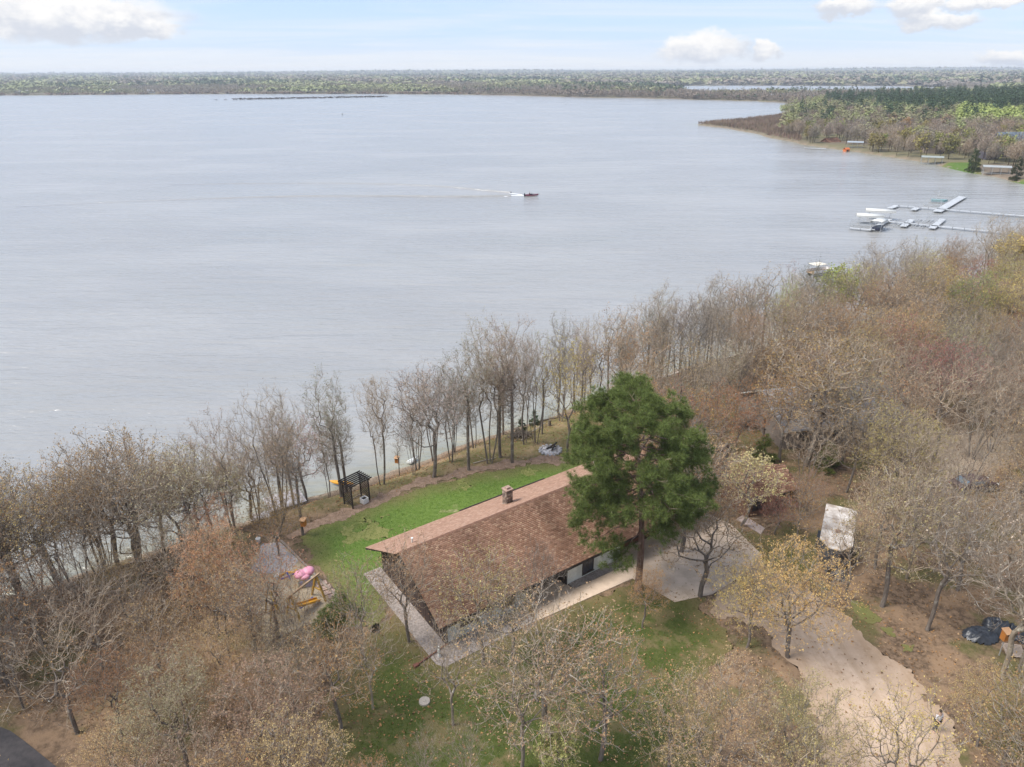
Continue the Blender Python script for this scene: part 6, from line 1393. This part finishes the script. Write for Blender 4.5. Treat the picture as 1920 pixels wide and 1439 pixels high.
# the peninsula on the right: nearest, tallest and odd-coloured trees one by one, the rest one mass
SHORE_R = BAY
def pen_hue(px, py):
    if px < 1470: return 'reed'
    if py < 205 and px > 1545 and not (px < 1640 and py > 192): return 'pine' if rng.random() < .82 else 'lime'
    if px < 1560 and py < 205: return rng.choice(['olive', 'brown', 'lime'])
    if 1795 < px and 202 < py < 226: return 'field' if rng.random() < .88 else 'pine'
    if py < 228: return rng.choice(['brown', 'olive', 'lime', 'pine', 'grey'], p=[.33, .27, .18, .12, .10])
    return rng.choice(['brown', 'grey', 'rust', 'olive', 'lime'], p=[.43, .38, .03, .11, .05])
cand = []
n = 36000
X = rng.uniform(150, 1150, n); Y = rng.uniform(255, 1080, n)*1.0
Dd = np.hypot(X, Y); acc = (np.abs(np.arctan2(X, Y)) < math.radians(42)) & (rng.random(n) < np.clip(420/Dd, 0, 1)**1.2)
X, Y = X[acc], Y[acc]; S = land_s(np.c_[X, Y]); ok = S > 3; X, Y, S = X[ok], Y[ok], S[ok]
PZ = height(np.c_[X, Y], S)
ORD_ = np.argsort(np.hypot(X, Y)); grid = {}
pens = []
for i in ORD_:
    x, y = X[i], Y[i]; d = math.hypot(x, y); gap = 4.2 + d*.0052
    key = (int(x//gap), int(y//gap))
    if grid.get(key): continue
    grid[key] = 1
    a, b_ = proj([[x, y, PZ[i]+7]]); a2, b2 = proj([[x, y, PZ[i]]])
    if not (1250 < a[0] < 2000): continue
    # keep the yards by the water open
    if 1725 < a2[0] < 1842 and 300 < b2[0] < 335 and S[i] < 26: continue
    if 1840 < a2[0] and b2[0] > 305 and S[i] < 16: continue
    if 1545 < a2[0] < 1630 and b2[0] > 268 and S[i] < 16: continue
    if 1835 < a[0] < 1925 and 262 < b_[0] < 325 and d < 372: continue
    if 1745 < a[0] < 1810 and 262 < b_[0] < 300 and d < 420: continue
    if 1545 < a[0] < 1590 and b_[0] > 262 and d < 505: continue
    pens.append((x, y, PZ[i], pen_hue(a[0], b_[0]), a[0], b_[0], S[i], d))
print('peninsula', len(pens), file=__import__('sys').stderr)
for px_, py_, lab in SPRUCE_LATER:
    p = at(px_, py_, 1.5); tree('spruce_tree', 'spruce', p[0], p[1], 9.5, 'dark', lab, z=gz(p[0], p[1]), single=True, wide=.85)
big = [p for p in pens if p[3] != 'reed'][:210]; cnt = {}
PLM = [('the orange hut', at(1587, 280, 1)), ('the white lift', at(1745, 303, 1)), ('the dark gabled house', at(1885, 292, 3)), ('the tan house', at(1770, 276, 3)), ('the shore cabin', at(1560, 272, 2))]
plm = np.array([p for _, p in PLM])[:, :2]
names_ = dict(field=('leafing_tree', 'farleaf', 'lime'), pine=('pine_tree', 'farpine', 'pine'), lime=('leafing_tree', 'farleaf', 'lime'), olive=('budding_tree', 'farleaf', 'olive'), brown=('bare_tree', 'far', 'brown'), grey=('bare_tree', 'far', 'grey'), rust=('oak_tree', 'farleaf', 'rust'), red=('maple_tree', 'farleaf', 'red'))
big.sort(key=lambda p: np.hypot(*(plm-np.array(p[:2])).T).min())
for x, y, z, hue, a, b_, s_, d in big:
    nm, kind, hu = names_[hue]
    q = np.hypot(*(plm-np.array([x, y])).T); j = int(q.argmin()); dx, dy = x-plm[j, 0], y-plm[j, 1]
    rel = ('behind' if dy > 0 else 'in front of') if abs(dy) > abs(dx) else ('right of' if dx > 0 else 'left of')
    kw = dict(field='bright green leafing tree', pine='dark green pine', lime='lime-green leafing tree', olive='olive budding tree', brown='brown bare tree', grey='grey fan-shaped bare tree', rust='russet oak', red='red maple')[hue]
    key = f'{kw} {rel} {PLM[j][0]} across the bay'
    k = cnt.get(key, 0); cnt[key] = k+1
    lab = (f'nearest {key}' if k == 0 else f'{ORD[k]}nearest {key}') if k < 10 else f'{k+1}th nearest {key}'
    o = tree(nm, kind, x, y, rng.uniform(14, 18) if hue == 'pine' else rng.uniform(9, 13), hu, lab, 'trees across the bay', z=z, single=True, wide=1.0)
    o.color = (*[c*(.55 if hue in ('lime', 'field') else .72 if hue in ('rust', 'red') else .85) for c in o.color[:3]], 1)
rest = [p for p in pens if p[3] == 'reed'] + [p for p in pens if p[3] != 'reed'][210:]
# extra trees between, so that the canopy closes
nx = 5200; X = rng.uniform(180, 1250, nx); Y = rng.uniform(330, 1080, nx); S = land_s(np.c_[X, Y]); a, b_ = proj(np.c_[X, Y, height(np.c_[X, Y], S)+7]); ok = (S > 30) & (a > 1250) & (a < 2000)
for x, y, s_, aa_, bb in zip(X[ok], Y[ok], S[ok], a[ok], b_[ok]): rest.append((x, y, 0, pen_hue(aa_, bb), aa_, bb, s_, math.hypot(x, y)))
XY = np.array([(p[0], p[1]) for p in rest]); Z = height(XY); D = np.hypot(*XY.T)
hue = [p[3] for p in rest]; FHx = dict(FH, field=np.array((.31, .36, .115)), reed=np.array((.20, .135, .108)))
col = np.array([FHx[h] for h in hue]); con = np.array([h == 'pine' for h in hue]); reed = np.array([h == 'reed' for h in hue]); bare = np.array([h in ('brown', 'grey') for h in hue])
hg = np.where(con, 17, 11.0)*(1+rng.normal(0, .13, len(XY)))
rad = np.where(con, 3.4, 4.2)*(1+rng.normal(0, .15, len(XY)))
lf = ~bare & ~reed
Va, ca = crowns(rng, XY[lf], Z[lf], hg[lf], rad[lf], 130, col[lf], con[lf], .27, jit=.10)
Vs_, cs_ = sprays(rng, XY[bare], Z[bare], hg[bare], rad[bare]*.95, 130, 1.9, .30, col[bare])
# low red-brown brush on the spit
nn = 26000; X = rng.uniform(150, 340, nn); Y = rng.uniform(480, 780, nn); S = land_s(np.c_[X, Y]); a, b_ = proj(np.c_[X, Y, np.full(nn, 1.)]); ok = (S > 3) & (a < 1500)
XYr = np.r_[np.c_[X, Y][ok], XY[reed]]; zr = height(XYr); Br = np.repeat(np.c_[XYr, zr], 3, 0)+rng.normal(0, .7, (len(XYr)*3, 3))*np.array([1, 1, 0])
Vb, _ = twig_tris(rng, Br, norm(rng.normal(0, .28, Br.shape)+np.array([0, 0, 1.])), rng.uniform(1.2, 3.2, len(Br)), .38)
rc = np.array([(.20, .135, .108), (.24, .165, .13), (.17, .125, .10), (.23, .19, .12)])[rng.integers(4, size=len(Br))]*(.75+.5*(wob(Br[:, 0], Br[:, 1], 22., 3)*.5+.5))[:, None]
stuff_mesh('forest', np.r_[Va, Vs_], np.r_[ca, cs_], 'closed wood behind the trees across the bay')
stuff_mesh('brush', Vb, np.repeat(rc, 3, 0), 'low red-brown brush on the spit')
# narrow reed island far out on the lake
q = np.linspace(0, 1, 260); a0, a1 = at(408, 188.2, 0), at(722, 182.3, 0)
XY = a0[:2]+(a1[:2]-a0[:2])*q[:, None]+rng.normal(0, 2.2, (260, 2)); keep = rng.random(260) < np.clip(q*5, .25, 1); XY = XY[keep]
Vc, cc = crowns(rng, XY, np.full(len(XY), -.2), rng.uniform(1.2, 3.2, len(XY)), np.full(len(XY), 3.4), 10, np.tile((.10, .08, .075), (len(XY), 1)), None, .7)
stuff_mesh('reed_bed', Vc, cc, 'narrow dark reed strip far out on the lake')

# ------------------------------------------------------------------ undergrowth, litter and grass
def scatter(n, box, cond):
    x = rng.uniform(box[0], box[1], n); y = rng.uniform(box[2], box[3], n); P = np.c_[x, y]
    return P[cond(P)]
def woods(P):
    s = land_s(P); ok = s > 2.0
    for pl in (LAWN_B, LAWN_F, DRIVE, np.array(APRON)): ok &= sdpoly(P, pl) < -.3
    L = np.c_[(P-W0)@U, (P-W0)@V_]; ok &= ~((L[:, 0] > -1.8) & (L[:, 0] < 28) & (L[:, 1] > -2.8) & (L[:, 1] < 11.5))
    a, b_ = proj(np.c_[P, np.full(len(P), 4.)]); ok &= (a > -150) & (a < 2070) & (b_ < 1600)
    for (x0, y0, x1, y1) in [(455, 1010, 650, 1160), (1520, 940, 1620, 1090), (0, 1350, 150, 1600), (1800, 1150, 1930, 1260)]: ok &= ~((a > x0) & (a < x1) & (b_ > y0) & (b_ < y1))
    return ok
P = np.r_[scatter(95000, (-60, 60, 14, 100), woods), scatter(6000, (40, 140, 70, 170), woods)]
C = np.c_[P, height(P)+.04]
P = scatter(16000, (-20, 22, 18, 48), lambda P: (sdpoly(P, LAWN_F) > 0) & (wob(P[:, 0], P[:, 1], 4., 9)+rng.normal(0, .5, len(P)) > .1) & (((P-W0)@V_ < -2.8) | ((P-W0)@U < -1.8))); C = np.r_[C, np.c_[P, height(P)+.06]]; P = scatter(1100, (8, 32, 24, 58), lambda P: np.maximum(sdpoly(P, DRIVE), sdpoly(P, np.array(APRON))) > .2); C = np.r_[C, np.c_[P, height(P)+.085]]
lv = leaf_tris(rng, C, .12, 2.2); cl = np.array([(.32, .18, .08), (.24, .135, .065), (.34, .23, .13), (.16, .10, .058)])[rng.integers(4, size=len(C))]
stuff_mesh('leaf_litter', lv, np.repeat(cl*(1+rng.normal(0, .15, (len(cl), 1))), 3, 0), 'fallen brown leaves on the woodland floor')
P = scatter(9000, (-60, 70, 14, 110), lambda P: woods(P) & (wob(P[:, 0], P[:, 1], 6., 3) > -.1)); B = np.repeat(np.c_[P, height(P)], 7, 0)
D = norm(rng.normal(0, .5, B.shape)+np.array([0, 0, 1.])); Lh = rng.uniform(.4, 1.7, len(B)); tv, tip = twig_tris(rng, B+rng.normal(0, .25, B.shape)*np.array([1, 1, 0]), D, Lh, .022)
bl = leaf_tris(rng, tip+rng.normal(0, .1, tip.shape), .08)
hu_ = np.array([(.30, .165, .075), (.36, .25, .11), (.16, .17, .05), (.27, .17, .10)])[(wob(tip[:, 0], tip[:, 1], 5., 2)*2+rng.normal(0, .8, len(tip))+1.5).clip(0, 3).astype(int)]
stuff_mesh('undergrowth', np.r_[tv, bl], np.r_[np.tile((.20, .155, .13), (len(tv), 1)), np.repeat(hu_, 3, 0)], 'low brush and twigs under the trees')
def lawn_p(P): return (np.maximum.reduce([sdpoly(P, LAWN_B), sdpoly(P, LAWN_F), sdpoly(P, LAWN_R)]) > -.4) & (sdpoly(P, np.array([H(-1.6, -1.9)[:2], H(28, -2.7)[:2], H(28, 11)[:2], H(-1.6, 11)[:2]])) < 0)
P = scatter(95000, (-25, 30, 22, 68), lawn_p); B = np.c_[P, height(P)+.02]
D = norm(rng.normal(0, .45, B.shape)+np.array([0, 0, 1.])); tv, _ = twig_tris(rng, B, D, rng.uniform(.05, .13, len(B)), .05)
back = sdpoly(P, LAWN_B) > 0; g = wob(P[:, 0], P[:, 1], 2.2, 4)+rng.normal(0, .5, len(P))
gc = np.where(back[:, None], np.where((g > 1.0)[:, None], (.24, .22, .09), (.085, .155, .022)), np.where((g > .35)[:, None], (.20, .165, .075), (.085, .115, .024)))
stuff_mesh('grass', tv, np.repeat(gc*(1+rng.normal(0, .18, (len(gc), 1))), 3, 0), 'short spring grass on the lawns')
# ------------------------------------------------------------------ air
hb = MB(); hb.box(-15000, 15000, -60, 21500, -5.5, 75)
hm = bpy.data.materials.new('haze'); hm.use_nodes = True; t = NT(hm.node_tree)
pv = t.n('ShaderNodeVolumePrincipled', None, Color=(.84, .91, 1.0), Density=HAZE); pv.inputs['Anisotropy'].default_value = .1
t.n('ShaderNodeOutputMaterial', None, Volume=pv.outputs[0])
tag(hb.build('haze', hm), kind='stuff')
